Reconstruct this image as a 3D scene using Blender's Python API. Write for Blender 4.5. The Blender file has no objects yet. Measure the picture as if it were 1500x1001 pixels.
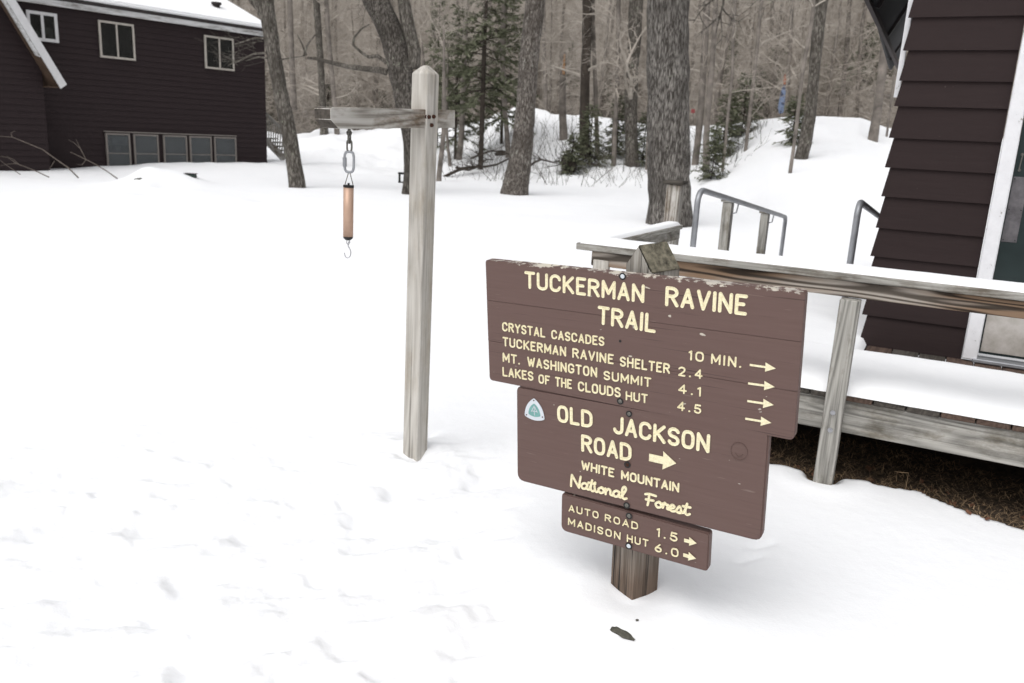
import bpy, bmesh, math, random
import numpy as np
random.seed(7); rng=np.random.default_rng(11)
S=bpy.context.scene; COL=S.collection
# ------------------------------------------------------------------ camera
FPX=1200.0; PCX,PCY=750.0,500.5; HC=1.6
nvec=np.array([-241.0,4790.0,FPX]); nvec/=np.linalg.norm(nvec)
fwd=np.array([0,0,1.0]); Yc=fwd-(fwd@nvec)*nvec; Yc/=np.linalg.norm(Yc)
R=np.array([np.cross(Yc,-nvec),Yc,-nvec]); C=np.array([0,0,HC])
cam=bpy.data.cameras.new('camera'); camo=bpy.data.objects.new('camera',cam); COL.objects.link(camo)
cam.sensor_width=36; cam.lens=36*FPX/1500; cam.clip_start=0.05; cam.clip_end=2000
from mathutils import Matrix, Vector
Mc=Matrix([[R[i][0],-R[i][1],-R[i][2],C[i]] for i in range(3)]+[[0,0,0,1]])
camo.matrix_world=Mc; S.camera=camo
S.cycles.diffuse_bounces=8; S.cycles.max_bounces=12
cam.dof.use_dof=True; cam.dof.focus_distance=2.75; cam.dof.aperture_fstop=5.2
# ------------------------------------------------------------------ sky, sun, exposure
SUN_EL,SUN_AZ=math.radians(58),math.radians(215)   # azimuth measured clockwise from +Y
W=bpy.data.worlds.new('World'); S.world=W; W.use_nodes=True
nt=W.node_tree; nt.nodes.clear()
sky=nt.nodes.new('ShaderNodeTexSky'); sky.sky_type='NISHITA'; sky.sun_disc=False
sky.sun_elevation=SUN_EL; sky.sun_rotation=SUN_AZ; sky.air_density=1.0; sky.dust_density=3.0
hs=nt.nodes.new('ShaderNodeHueSaturation'); hs.inputs['Saturation'].default_value=0.10
bg=nt.nodes.new('ShaderNodeBackground'); bg.inputs['Strength'].default_value=0.15
wo=nt.nodes.new('ShaderNodeOutputWorld')
nt.links.new(sky.outputs[0],hs.inputs['Color']); nt.links.new(hs.outputs[0],bg.inputs[0]); nt.links.new(bg.outputs[0],wo.inputs[0])
sl=bpy.data.lights.new('sun','SUN'); sl.energy=0.6; sl.angle=math.radians(40); sl.color=(1,.975,.95)
so=bpy.data.objects.new('sun',sl); COL.objects.link(so)
sd=Vector((math.sin(SUN_AZ)*math.cos(SUN_EL),math.cos(SUN_AZ)*math.cos(SUN_EL),math.sin(SUN_EL)))
so.rotation_euler=sd.to_track_quat('Z','Y').to_euler()
S.view_settings.view_transform='Standard'; S.view_settings.look='None'
S.view_settings.exposure=0.33; S.view_settings.gamma=1; S.view_settings.use_curve_mapping=False
# ------------------------------------------------------------------ projection helpers (photo pixel -> place)
def ray(x,y): return R@np.array([x-PCX,y-PCY,FPX])
def onz(x,y,z=0.0):
    d=ray(x,y); return C+d*((z-HC)/d[2])
def ony(x,y,Yv):
    d=ray(x,y); return C+d*(Yv/d[1])
def onpl(x,y,p,n):
    d=ray(x,y); return C+d*(((np.array(p)-C)@n)/(d@n))
def unit(v): v=np.array(v,float); return v/np.linalg.norm(v)
# ------------------------------------------------------------------ object helpers
def tag(o,label=None,cat=None,group=None,kind=None):
    if label: o['label']=label
    if cat: o['category']=cat
    if group: o['group']=group
    if kind: o['kind']=kind
    return o
def thing(name,loc,label,cat,group=None):
    o=bpy.data.objects.new(name,None); o.empty_display_size=.1; COL.objects.link(o); o.location=Vector(loc)
    return tag(o,label,cat,group)
bpy_world={}
def wmat(o): return bpy_world.get(o.name, Matrix.Translation(o.location) if o else Matrix())
def frame(p,ex,ey,ez):
    return Matrix([[ex[i],ey[i],ez[i],p[i]] for i in range(3)]+[[0,0,0,1]])
I3=(np.array([1.,0,0]),np.array([0,1.,0]),np.array([0,0,1.]))
def link(name,me,parent=None,M=None):
    o=bpy.data.objects.new(name,me); COL.objects.link(o)
    M=M if M is not None else Matrix()
    if parent is not None:
        o.parent=parent; o.matrix_basis=wmat(parent).inverted()@M
    else: o.matrix_basis=M
    bpy_world[o.name]=M
    return o
class MB:
    def __init__(s): s.v=[]; s.f=[]; s.n=0
    def add(s,v,f):
        v=np.asarray(v,float).reshape(-1,3); s.v.append(v); s.f+= [tuple(i+s.n for i in q) for q in f]; s.n+=len(v)
    def quad(s,a,b,c,d): s.add([a,b,c,d],[(0,1,2,3)])
    def box(s,p,ex,ey,ez,L,Wd,T):
        p=np.array(p,float); v=[p+ex*(L*i)+ey*(Wd*j)+ez*(T*k) for k in (0,1) for j in (0,1) for i in (0,1)]
        s.add(v,[(0,2,3,1),(4,5,7,6),(0,1,5,4),(2,6,7,3),(0,4,6,2),(1,3,7,5)])
    def hexa(s,lo,hi):   # lo: 4 pts, hi: 4 pts
        s.add(list(lo)+list(hi),[(3,2,1,0),(4,5,6,7),(0,1,5,4),(1,2,6,5),(2,3,7,6),(3,0,4,7)])
    def tube(s,pts,rad,sides=8,cap=True,jit=0,closed=False):
        pts=np.array(pts,float); n=len(pts); rad=np.broadcast_to(np.array(rad,float),(n,))
        if closed: tan=np.roll(pts,-1,0)-np.roll(pts,1,0)
        else: tan=np.gradient(pts,axis=0)
        tan/=np.linalg.norm(tan,axis=1)[:,None]+1e-12
        ref=np.array([0,0,1.]) if abs(tan[0][2])<.9 else np.array([1.,0,0])
        a=np.cross(tan[0],ref); a/=np.linalg.norm(a); V=[]
        ang=np.linspace(0,2*math.pi,sides,endpoint=False)
        for i in range(n):
            a=a-(a@tan[i])*tan[i]; a/=np.linalg.norm(a); b=np.cross(tan[i],a)
            r=rad[i]*(1+(rng.uniform(-jit,jit,sides) if jit else 0))
            V.append(pts[i]+(np.cos(ang)*r)[:,None]*a+(np.sin(ang)*r)[:,None]*b)
        V=np.concatenate(V); F=[]
        m=n if closed else n-1
        for i in range(m):
            i2=(i+1)%n
            for k in range(sides):
                k2=(k+1)%sides; F.append((i*sides+k,i*sides+k2,i2*sides+k2,i2*sides+k))
        if cap and not closed:
            F.append(tuple(range(sides-1,-1,-1))); F.append(tuple((n-1)*sides+k for k in range(sides)))
        s.add(V,F)
    def mesh(s,name,mat,smooth=False):
        me=bpy.data.meshes.new(name); V=np.concatenate(s.v) if s.v else np.zeros((0,3))
        me.from_pydata(V.tolist(),[],s.f); me.update()
        if mat: me.materials.append(mat)
        if smooth: me.polygons.foreach_set('use_smooth',[True]*len(me.polygons))
        return me
    def build(s,name,mat,parent=None,M=None,smooth=False): return link(name,s.mesh(name,mat,smooth),parent,M)
def bevel_mesh(me,off,seg=1):
    bm=bmesh.new(); bm.from_mesh(me)
    bmesh.ops.bevel(bm,geom=list(bm.edges),offset=off,segments=seg,affect='EDGES',clamp_overlap=True)
    bm.to_mesh(me); bm.free()
def board(name,p,ex,ey,ez,L,Wd,T,mat,parent=None,bev=.003):
    """box with its corner at p; local x runs along the grain"""
    m=MB(); m.box((0,0,0),*I3,L,Wd,T); me=m.mesh(name,mat)
    if bev: bevel_mesh(me,bev)
    return link(name,me,parent,frame(p,ex,ey,ez))
# ------------------------------------------------------------------ materials
class NT:
    def __init__(s,name):
        s.m=bpy.data.materials.new(name); s.m.use_nodes=True; s.t=s.m.node_tree; s.b=s.t.nodes['Principled BSDF']
        s.tc=s.t.nodes.new('ShaderNodeTexCoord')
    def n(s,typ,**k):
        x=s.t.nodes.new(typ)
        for a,b in k.items():
            if a in x.inputs: s.set(x.inputs[a],b)
            else: setattr(x,a,b)
        return x
    def set(s,inp,val):
        if isinstance(val,bpy.types.NodeSocket): s.t.links.new(val,inp)
        else: inp.default_value=val
    def co(s,scale=(1,1,1),which='Object',rnd=True):
        mp=s.t.nodes.new('ShaderNodeMapping'); mp.inputs['Scale'].default_value=scale
        src=s.tc.outputs[which]
        if rnd:
            oi=s.t.nodes.new('ShaderNodeObjectInfo'); m=s.n('ShaderNodeMath',operation='MULTIPLY'); s.set(m.inputs[0],oi.outputs['Random']); m.inputs[1].default_value=37.0
            va=s.n('ShaderNodeVectorMath',operation='ADD'); s.set(va.inputs[0],src); s.set(va.inputs[1],m.outputs[0]); src=va.outputs[0]
        s.t.links.new(src,mp.inputs['Vector']); return mp.outputs[0]
    def noise(s,co,scale=5,detail=6,rough=.6,dist=0):
        x=s.n('ShaderNodeTexNoise'); s.set(x.inputs['Vector'],co); x.inputs['Scale'].default_value=scale; x.inputs['Detail'].default_value=detail
        x.inputs['Roughness'].default_value=rough; x.inputs['Distortion'].default_value=dist; return x.outputs['Fac']
    def ramp(s,fac,stops):
        x=s.n('ShaderNodeValToRGB'); s.set(x.inputs[0],fac); e=x.color_ramp.elements
        while len(e)<len(stops): e.new(.5)
        for i,(p,c) in enumerate(stops):
            e[i].position=p; e[i].color=(*c,1) if len(c)==3 else c
        return x.outputs[0]
    def mix(s,fac,a,b,mode='MIX'):
        x=s.n('ShaderNodeMix',data_type='RGBA',blend_type=mode); s.set(x.inputs[0],fac)
        for i,v in ((6,a),(7,b)):
            s.set(x.inputs[i],(*v,1) if isinstance(v,tuple) and len(v)==3 else v)
        return x.outputs[2]
    def math(s,op,a,b=None,clamp=False):
        x=s.n('ShaderNodeMath',operation=op); x.use_clamp=clamp; s.set(x.inputs[0],a)
        if b is not None: s.set(x.inputs[1],b)
        return x.outputs[0]
    def bump(s,h,strength=.5,dist=.01):
        x=s.n('ShaderNodeBump'); s.set(x.inputs['Height'],h); x.inputs['Strength'].default_value=strength; x.inputs['Distance'].default_value=dist
        s.t.links.new(x.outputs[0],s.b.inputs['Normal'])
    def out(s,col,rough=.7,metal=0,spec=.3):
        s.set(s.b.inputs['Base Color'],(*col,1) if isinstance(col,tuple) and len(col)==3 else col)
        s.set(s.b.inputs['Roughness'],rough); s.b.inputs['Metallic'].default_value=metal
        s.b.inputs['Specular IOR Level'].default_value=spec
        return s.m
def g(v): return (v,v,v)
def plain(name,col,rough=.6,metal=0,var=.25,spec=.3,sc=8):
    k=NT(name); f=k.noise(k.co(),sc,5)
    c=k.ramp(f,[(.3,tuple(x*(1-var) for x in col)),(.7,tuple(min(1,x*(1+var)) for x in col))])
    k.bump(f,.2,.003); return k.out(c,rough,metal,spec)
def wood(name,dark,mid,light,stain=None,cath=.5,ringscale=9,rough=.85,crack=.35,bumps=.5,warm=None,warmx=None):
    """weathered timber, grain along local x: growth-ring contours, fibres, checks"""
    k=NT(name)
    n1=k.noise(k.co((.9,11,11)),1,1.5,.35,.2); rings=k.math('SINE',k.math('MULTIPLY',n1,ringscale*8.0)); rings=k.math('ADD',k.math('MULTIPLY',rings,.5),.5)
    fine=k.noise(k.co((3,170,170)),1,4,.7); mid_=k.noise(k.co((1.3,62,62)),1,5,.7,.2); blot=k.noise(k.co((4,14,14)),1.6,6,.65)
    f=k.math('ADD',k.math('MULTIPLY',rings,cath*.55),k.math('MULTIPLY',mid_,1-cath*.55))
    f=k.math('ADD',k.math('MULTIPLY',f,.60),k.math('ADD',k.math('MULTIPLY',fine,.30),k.math('MULTIPLY',blot,.10)))
    c=k.ramp(f,[(.30,dark),(.47,mid),(.66,light)])
    if warm:
        w2=k.ramp(f,[(.28,tuple(x*.30 for x in warm)),(.46,warm),(.68,tuple(min(1,x*2.1) for x in warm))]); wm=k.noise(k.co((.9,9,9)),1.1,3,.5)
        
        if warmx:
            sx=k.n('ShaderNodeSeparateXYZ'); k.set(sx.inputs[0],k.tc.outputs['Object']); wx=k.math('ADD',sx.outputs['X'],k.math('MULTIPLY',mid_,.25))
            mr=k.n('ShaderNodeMapRange'); k.set(mr.inputs['Value'],wx); mr.inputs['From Min'].default_value=warmx[0]; mr.inputs['From Max'].default_value=warmx[1]; c=k.mix(k.math('MULTIPLY',mr.outputs[0],.85),c,w2)
        else: c=k.mix(k.ramp(wm,[(.38,g(.2)),(.54,g(1))]),c,w2)
    if stain:
        st=k.noise(k.co((2.2,5,5)),1.3,6,.7); c=k.mix(k.ramp(st,[(.50,g(0)),(.66,g(1))]),c,stain,'MULTIPLY')
    cr=k.noise(k.co((.8,75,75)),1,3,.5); cw=.42 if crack>=1 else .35; crm=k.ramp(cr,[(cw-.06,g(1)),(cw,g(0))])
    c=k.mix(k.math('MULTIPLY',crm,crack),c,tuple(x*.25 for x in dark))
    k.bump(k.math('SUBTRACT',f,k.math('MULTIPLY',crm,.6)),bumps,.004)
    return k.out(c,rough)
M_={}
M_['post']=wood('weathered_post_wood',(.27,.25,.22),(.46,.435,.395),(.60,.575,.53),stain=(.84,.80,.74),cath=.35,crack=.45,bumps=.5,ringscale=7)
M_['beam']=wood('stained_beam_wood',(.15,.13,.11),(.38,.36,.325),(.52,.50,.47),stain=(.42,.34,.27),cath=.8,crack=.5,ringscale=8)
M_['rail']=wood('brown_grained_rail_wood',(.10,.085,.07),(.24,.215,.19),(.42,.39,.35),cath=1.7,ringscale=6,crack=.5,warm=(.105,.070,.046))
M_['cap']=wood('grey_rail_cap_wood',(.10,.095,.085),(.27,.26,.235),(.42,.41,.38),stain=(.45,.40,.35),cath=.4,crack=.5)
M_['grey']=wood('grey_board_wood',(.12,.115,.105),(.30,.29,.265),(.45,.435,.40),stain=(.45,.42,.37),cath=.6,crack=.3,ringscale=6)
M_['deckb']=wood('wet_deck_wood',(.022,.020,.017),(.055,.048,.041),(.10,.088,.075),stain=(.6,.6,.55),cath=.4)
M_['deckr']=wood('reddish_deck_wood',(.03,.020,.016),(.075,.048,.037),(.12,.082,.062),cath=.4)
M_['signpost']=wood('striped_sign_post_wood',(.09,.08,.07),(.27,.25,.22),(.48,.46,.42),cath=.2,crack=1.0,bumps=.9,warm=(.085,.052,.033),warmx=(.55,.25))
def siding(name,c1,c2):
    k=NT(name); f=k.noise(k.co((1.5,18,18)),1.5,6,.65); big=k.noise(k.co(),2.2,3)
    c=k.mix(f,c1,c2); c=k.mix(k.math('MULTIPLY',big,.5),c,tuple(x*.8 for x in c1))
    sp=k.noise(k.co((1,1,1)),70,2,.5); c=k.mix(k.ramp(sp,[(.765,g(0)),(.79,g(.5))]),c,(.14,.11,.10))
    k.bump(k.noise(k.co((3,60,60)),1,4),.35,.003); return k.out(c,.75,0,.22)
M_['sideR']=siding('dark_brown_siding_paint',(.023,.0140,.0140),(.033,.0215,.0210))
M_['sideL']=siding('dark_brown_lodge_siding_paint',(.024,.0160,.0175),(.034,.0235,.0245))
k=NT('peeling_white_paint'); nz=k.noise(k.co((1,1,1)),16,6,.7); c=k.ramp(nz,[(.33,(.32,.30,.27)),(.37,(.72,.72,.74)),(.7,(.80,.80,.82))]); k.bump(nz,.3,.003); M_['white']=k.out(c,.6)
k=NT('worn_white_fascia'); nz=k.noise(k.co((.8,6,6)),1.5,6,.75); c=k.ramp(nz,[(.36,(.22,.21,.20)),(.48,(.5,.5,.5)),(.6,(.66,.66,.67))]); M_['fascia']=k.out(c,.7)
M_['cream']=plain('cream_window_trim',(.42,.39,.35),.6,var=.12)
M_['taupe']=plain('taupe_window_trim',(.20,.18,.165),.6,var=.12)
M_['whitetrim']=plain('white_window_trim',(.62,.62,.63),.5,var=.06)
M_['interior']=plain('dark_room_behind_glass',(.018,.018,.02),.9)
M_['paper']=plain('white_paper',(.45,.5,.48),.8,var=.1)
M_['black']=plain('black_hardware',(.015,.015,.015),.4)
M_['steel']=plain('brushed_steel',(.45,.45,.47),.38,1,var=.2,sc=20)
M_['galv']=plain('galvanised_pipe',(.33,.34,.36),.5,.55,var=.15,sc=15)
M_['dullsteel']=plain('dull_chain_steel',(.16,.155,.14),.5,.7,var=.3,sc=60)
M_['green']=plain('dark_green_door_paint',(.010,.020,.020),.35,var=.15,spec=.4)
M_['rust']=plain('rusty_bolt',(.06,.025,.015),.7,.3,var=.4,sc=60)
M_['soffit']=plain('bare_soffit_wood',(.085,.055,.038),.8,sc=4)
M_['brownmetal']=plain('dark_roof_edge',(.03,.024,.024),.6)
# kick plate: worn stainless
k=NT('worn_kick_plate'); nz=k.noise(k.co((1,1,1)),5,7,.7); c=k.ramp(nz,[(.35,(.36,.33,.29)),(.6,(.55,.52,.49))]); M_['kick']=k.out(c,.5,.35)
k=NT('worn_push_plate'); nz=k.noise(k.co((1,1,1)),11,6,.7); c=k.ramp(nz,[(.35,(.10,.095,.10)),(.65,(.19,.18,.19))]); M_['plate']=k.out(c,.42,.6)
# copper tube
k=NT('copper_tube'); nz=k.noise(k.co((1,1,.2)),14,4); c=k.ramp(nz,[(.3,(.47,.31,.23)),(.7,(.58,.40,.30))]); M_['copper']=k.out(c,.45,.3)
# glass
k=NT('window_glass'); k.b.inputs['Transmission Weight'].default_value=.9; k.b.inputs['IOR'].default_value=1.15; M_['glass']=k.out((.20,.20,.19),.04,0,.25)
k=NT('hazy_window_glass'); k.b.inputs['Transmission Weight'].default_value=.75; k.b.inputs['IOR'].default_value=1.25; M_['glass2']=k.out((.26,.28,.29),.08,0,.3)
# snow
def snow(name,wood_attr=False):
    k=NT(name); co=k.co((1,1,1),rnd=False)
    a=k.noise(co,9,8,.62); b=k.noise(co,140,3,.6); c2=k.noise(co,1.2,4)
    col=k.mix(c2,(.91,.92,.94),(.945,.95,.96))
    h=k.math('ADD',k.math('MULTIPLY',a,.8),k.math('MULTIPLY',b,.14)); k.bump(h,.30,.02)
    if wood_attr:
        at=k.n('ShaderNodeAttribute',attribute_name='woodland'); 
        n1=k.noise(co,.35,6,.7); n2=k.noise(co,2.2,6,.7)
        lit=k.ramp(n2,[(.3,(.14,.12,.10)),(.52,(.27,.24,.21)),(.72,(.42,.39,.36))])
        thr=k.math('SUBTRACT',k.math('MULTIPLY',at.outputs['Fac'],1.5),k.math('MULTIPLY',n1,.75)); m=k.math('MULTIPLY',thr,3.0,True)
        col=k.mix(m,col,lit)
    k.b.inputs['Subsurface Weight'].default_value=0
    return k.out(col,.75,0,.15)
M_['snow']=snow('snow'); M_['ground']=snow('snow_and_litter',True)
# sign paint with worn upper edge (local: x right, y down the board, z outward)
def signpaint(name,edge,crk=.8):
    k=NT(name); sx=k.n('ShaderNodeSeparateXYZ'); k.set(sx.inputs[0],k.tc.outputs['Object'])
    gr=k.noise(k.co((3,60,10),rnd=False),1,5,.7); big=k.noise(k.co((1,1,1),rnd=False),6,5,.6)
    c=k.mix(gr,(.100,.060,.051),(.150,.098,.086)); c=k.mix(k.math('MULTIPLY',big,.5),c,(.125,.070,.060))
    fr=k.noise(k.co((9,130,9),rnd=False),1,2,.5); c=k.mix(k.ramp(fr,[(.70,g(0)),(.76,g(.35))]),c,(.30,.24,.21))
    # hairline cracks along the grain
    cr=k.noise(k.co((2.2,150,5),rnd=False),1,3,.5); c=k.mix(k.ramp(cr,[(.30,g(crk)),(.36,g(0))]),c,(.045,.025,.022))
    # worn upper edge
    ed=k.math('MULTIPLY',sx.outputs['Y'],1.0/edge); nz=k.noise(k.co((1,2.2,1),rnd=False),38,7,.72); nb=k.noise(k.co((1,0,0),rnd=False),7,3)
    m=k.math('SUBTRACT',k.math('ADD',k.math('MULTIPLY',nz,3.2),k.math('MULTIPLY',nb,2.4)),ed); wm=k.math('MULTIPLY',k.math('SUBTRACT',m,2.74),9,True)
    wc=k.ramp(k.noise(k.co((4,60,4),rnd=False),1.5,4),[(.30,(.26,.22,.19)),(.45,(.50,.46,.41)),(.62,(.66,.61,.50))])
    # stray chips
    ch=k.noise(k.co((1,1.8,1),rnd=False),21,3,.4); chm=k.ramp(ch,[(.735,g(0)),(.75,g(.8))]); wm2=k.math('MAXIMUM',wm,chm)
    c=k.mix(wm2,c,wc); k.bump(k.math('SUBTRACT',k.math('MULTIPLY',gr,.35),k.math('MULTIPLY',wm2,.5)),.35,.002)
    return k.out(c,.55,0,.35)
M_['signA']=signpaint('worn_brown_sign_paint',.022); M_['signB']=signpaint('brown_sign_paint',.004,.25)
k=NT('cream_routed_lettering'); nz=k.noise(k.co((1,1,1),rnd=False),160,4); c=k.ramp(nz,[(.35,(.74,.66,.43)),(.6,(.87,.81,.57))]); M_['cream_letter']=k.out(c,.6)
M_['emwhite']=plain('emblem_white',(.62,.66,.70),.35,var=.05); M_['emteal']=plain('emblem_teal',(.17,.36,.34),.35,var=.15,sc=50)
M_['moss']=plain('mossy_end_grain',(.135,.122,.090),.95,var=.75,sc=45)
# bark
def bark(name,dark,light,lichen=(.34,.36,.28),la=.6,sc=1.0,vz=1.0):
    k=NT(name); co=k.co((7*sc,7*sc,1.6*sc*vz)); a=k.noise(co,2.4,9,.72,.6); v=k.n('ShaderNodeTexVoronoi',feature='DISTANCE_TO_EDGE'); k.set(v.inputs['Vector'],co); v.inputs['Scale'].default_value=3.2
    f=k.math('ADD',k.math('MULTIPLY',a,.8),k.math('MULTIPLY',v.outputs['Distance'],.5))
    c=k.ramp(f,[(.40,dark),(.60,light)]); l=k.noise(k.co((1,1,.6)),11,6,.7); c=k.mix(k.ramp(l,[(la,g(0)),(la+.06,g(.8))]),c,lichen)
    bl=k.noise(k.co((1,1,.6)),2.2,4,.6); c=k.mix(k.ramp(bl,[(.40,g(.55)),(.55,g(0))]),c,dark); k.bump(f,.9,.04); return k.out(c,.95)
M_['bark']=bark('grey_bark',(.055,.048,.040),(.23,.21,.185)); M_['barkbig']=bark('furrowed_grey_bark',(.045,.039,.034),(.31,.29,.265),(.42,.44,.34),.66,1.6,.6)
M_['barklich']=bark('lichen_spotted_bark',(.035,.030,.025),(.20,.18,.16),(.36,.37,.29),.60,1.3); M_['barkpink']=bark('scaly_brown_bark',(.055,.045,.038),(.26,.235,.21),(.38,.37,.33),.58,1.3)
M_['barkfar']=plain('distant_bark',(.19,.168,.148),.95,var=.45,sc=3); M_['twig']=plain('bare_twigs',(.40,.36,.315),.95,var=.3,sc=2); M_['barkdark']=plain('dark_conifer_bark',(.055,.045,.037),.95,var=.4,sc=5)
M_['birch']=plain('pale_birch_bark',(.40,.36,.32),.8,var=.35,sc=6)
k=NT('spruce_needles'); nz=k.noise(k.co((1,1,1)),3.5,5,.7); c=k.ramp(nz,[(.3,(.075,.085,.050)),(.55,(.145,.155,.098)),(.75,(.25,.25,.18))]); M_['needle']=k.out(c,.8)
k=NT('damp_soil'); nz=k.noise(k.co((1,1,1),rnd=False),22,8,.75); c=k.ramp(nz,[(.35,(.03,.022,.016)),(.55,(.085,.062,.043)),(.72,(.16,.115,.075))]); k.bump(nz,.8,.02); M_['soil']=k.out(c,.95)
M_['litter']=plain('dead_grass_and_needles',(.27,.185,.11),.9,var=.6,sc=9)
M_['leaf']=plain('dead_brown_leaf',(.13,.06,.035),.8,var=.4,sc=40)
# ------------------------------------------------------------------ frames of the two buildings and the deck
es=unit([.885,-.465,0]); et=unit([.465,.885,0]); zz=np.array([0,0,1.]); DO=np.array([1.607,3.88,0.])
def D(s,t,z): return DO+es*s+et*t+zz*z
def dst(p): q=np.array(p)-DO; return q@es,q@et,q[2]
dl=unit([.61,.793,0]); nl=unit([.793,-.61,0]); B0=np.array([-9.244,30.486,0.])
def B(s,o,z): return B0+dl*s+nl*o+zz*z
def bpx(x,y,o=0.): q=onpl(x,y,B0+nl*o,nl)-B0; return q@dl,q[2]
# ------------------------------------------------------------------ terrain
def sst(t): t=np.clip(t,0,1); return t*t*(3-2*t)
_perm=rng.random((256,256))
def vnoise(x,y):
    xi=np.floor(x).astype(int); yi=np.floor(y).astype(int); fx=x-xi; fy=y-yi; fx=fx*fx*(3-2*fx); fy=fy*fy*(3-2*fy)
    P=lambda a,b:_perm[a%256,b%256]
    return (P(xi,yi)*(1-fx)+P(xi+1,yi)*fx)*(1-fy)+(P(xi,yi+1)*(1-fx)+P(xi+1,yi+1)*fx)*fy
def fbm(x,y,o=4,l=2.1,gn=.5):
    r=0;a=1;t=0
    for i in range(o): r=r+a*(vnoise(x+17*i,y+31*i)-.5); t+=a; a*=gn; x=x*l; y=y*l
    return r/t
CR_PX=[(-400,190),(200,190),(420,198),(480,186),(560,196),(640,196),(700,180),(760,163),(850,168),(900,180),(960,186),(1060,188),(1095,178),(1130,171),(1180,168),(1260,171),(1300,185),(1400,200),(1900,230)]
CR_D=[(-400,52),(420,52),(700,44),(850,42),(1050,42),(1130,38),(1300,38),(1900,38)]
CR_R0=[(-400,33),(700,31),(950,30),(1060,25),(1150,17),(1900,15)]
_az=[];_cz=[];_cd=[];_r0=[]
for px in range(-400,1901,20):
    y=np.interp(px,*zip(*CR_PX)); d=ray(px,y); hd=math.hypot(d[0],d[1]); rc=np.interp(px,*zip(*CR_D))
    _az.append(math.atan2(d[0],d[1])); _cz.append(HC+d[2]/hd*rc); _cd.append(rc); _r0.append(np.interp(px,*zip(*CR_R0)))
# snow edge over the bare soil under the deck, front line in deck coordinates (s -> t)
SOIL=[dst(onz(x,y,0))[:2] for x,y in ((1090,655),(1130,682),(1190,694),(1232,700),(1300,716),(1350,722),(1400,745),(1440,757),(1500,778))]
SOIL=sorted(SOIL); 
dents=[]
for i in range(230):
    px=random.uniform(-150,760); py=random.uniform(640,1120)
    if py<700+ (px>500)*-20 and random.random()<.5: continue
    p=onz(px,py); dents.append((p[0],p[1],random.uniform(.05,.16),random.uniform(.035,.085),random.uniform(.3,.85),random.uniform(.008,.025)))
for (px,py) in ((690,772),(665,785),(1100,820),(1120,800),(570,630)):
    p=onz(px,py); dents.append((p[0],p[1],.08,.03,.5,.012))
HOLES=[(onz(607,672),.085,.035),(onz(925,868),.10,.012),(onz(1205,697),.08,.06)]
BUMPS=[(onz(232,272),1.0,.30),(onz(262,270),.7,.16),(onz(215,272),.35,.16),(onz(240,276),.3,-.18),(onz(262,276),.25,-.12),(onz(222,284),.3,-.08),(onz(395,292),.35,-.10),(onz(330,250),3.2,.25),(onz(120,262),2.0,-.05),(onz(560,262),1.0,.12),(onz(590,235),1.6,.30),(onz(1120,215),2.0,.3)]
def gz(x,y,detail=True):
    x=np.asarray(x,float); y=np.asarray(y,float); r=np.hypot(x,y); az=np.arctan2(x,y)
    zc=np.interp(az,_az,_cz); rc=np.interp(az,_az,_cd); r0=np.interp(az,_az,_r0)
    t=(r-r0)/(rc-r0); z=zc*sst(t*.5+0*t)*2*(t<1)*(t>0)
    z=np.where((t>0)&(t<1),zc*(np.clip(t,0,1)**1.35)*(1-.0*t),0)
    lump=fbm(x*.45,y*.45,4)*1.1*sst((r-27)/8)*(1-sst((r-60)/30))
    lump=lump*np.interp(az,[_az[60],_az[75]],[1,.35])
    z=np.where(t>=1,zc,z)+lump*np.where(t<1,1,1)*.8
    z=z-1.0*sst((r-rc-1)/7)*(r>rc)+.34*np.clip(r-rc-10,0,260)
    z=z+fbm(x*.08+5,y*.08,3)*5*sst((r-60)/40)
    for p,rad,h in BUMPS:
        z=z+h*np.exp(-((x-p[0])**2+(y-p[1])**2)/(rad*rad))
    near=1-sst((r-14)/14)
    z=z+fbm(x*.55+3,y*.55,3)*.10*sst((r-3)/6)*(r<60)+fbm(x*1.3,y*1.3,3)*.012
    # trampled patch: small ridges
    if detail:
        m=sst((.25-x)/.7)*sst((4.6-y)/.9)*(r<8)*sst((x+4.5)/1.5)
        ca,sa=math.cos(.62),math.sin(.62); u=x*ca+y*sa; v=-x*sa+y*ca
        rg=fbm(u*3.2,v*7,5); z=z+m*(np.clip(rg,-.12,.3)*.105+.014*np.abs(fbm(u*7,v*14,3)))
        z=z+(r<9)*fbm(x*14,y*14,3)*.0035
        for (a,b,L,w,an,h) in dents:
            dx=x-a; dy=y-b; k=(np.abs(dx)<.5)&(np.abs(dy)<.5)
            if not k.any(): continue
            c_,s_=math.cos(an),math.sin(an); uu=(dx*c_+dy*s_)/L; vv=(-dx*s_+dy*c_)/w
            q=np.exp(-(uu**4+vv**2)); z=z-np.where(k,h*q*(1+.6*np.tanh(vv*2)),0)
    for p,rad,h in HOLES:
        dd=np.hypot(x-p[0],y-p[1]); z=z-h*np.exp(-(dd/rad)**4)+.012*np.exp(-((dd-.2)/.07)**2)
    # bare ground under the deck
    q0=(x-DO[0])*es[0]+(y-DO[1])*es[1]; q1=(x-DO[0])*et[0]+(y-DO[1])*et[1]
    fr=np.interp(q0,[a for a,b in SOIL],[b for a,b in SOIL])+fbm(x*9,y*9,3)*.06
    m=sst((q1-fr)/.045)*sst((q0+1.5)/.25)*(1-sst((q1-1.45)/.2))*(q0<7); z=z-.22*m
    return z
def gz1(x,y): return float(gz(np.array([x]),np.array([y]),False)[0])
def hit(px,py):
    d=ray(px,py); t=8/d[1]; prev=None
    for i in range(900):
        p=C+d*t
        if p[2]<=gz1(p[0],p[1]): return p
        t+=.25/d[1]
    return C+d*(40/d[1])
a1=np.linspace(math.radians(-40),math.radians(40),620); a2=np.linspace(math.radians(40),math.radians(320),90)[1:-1]
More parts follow.
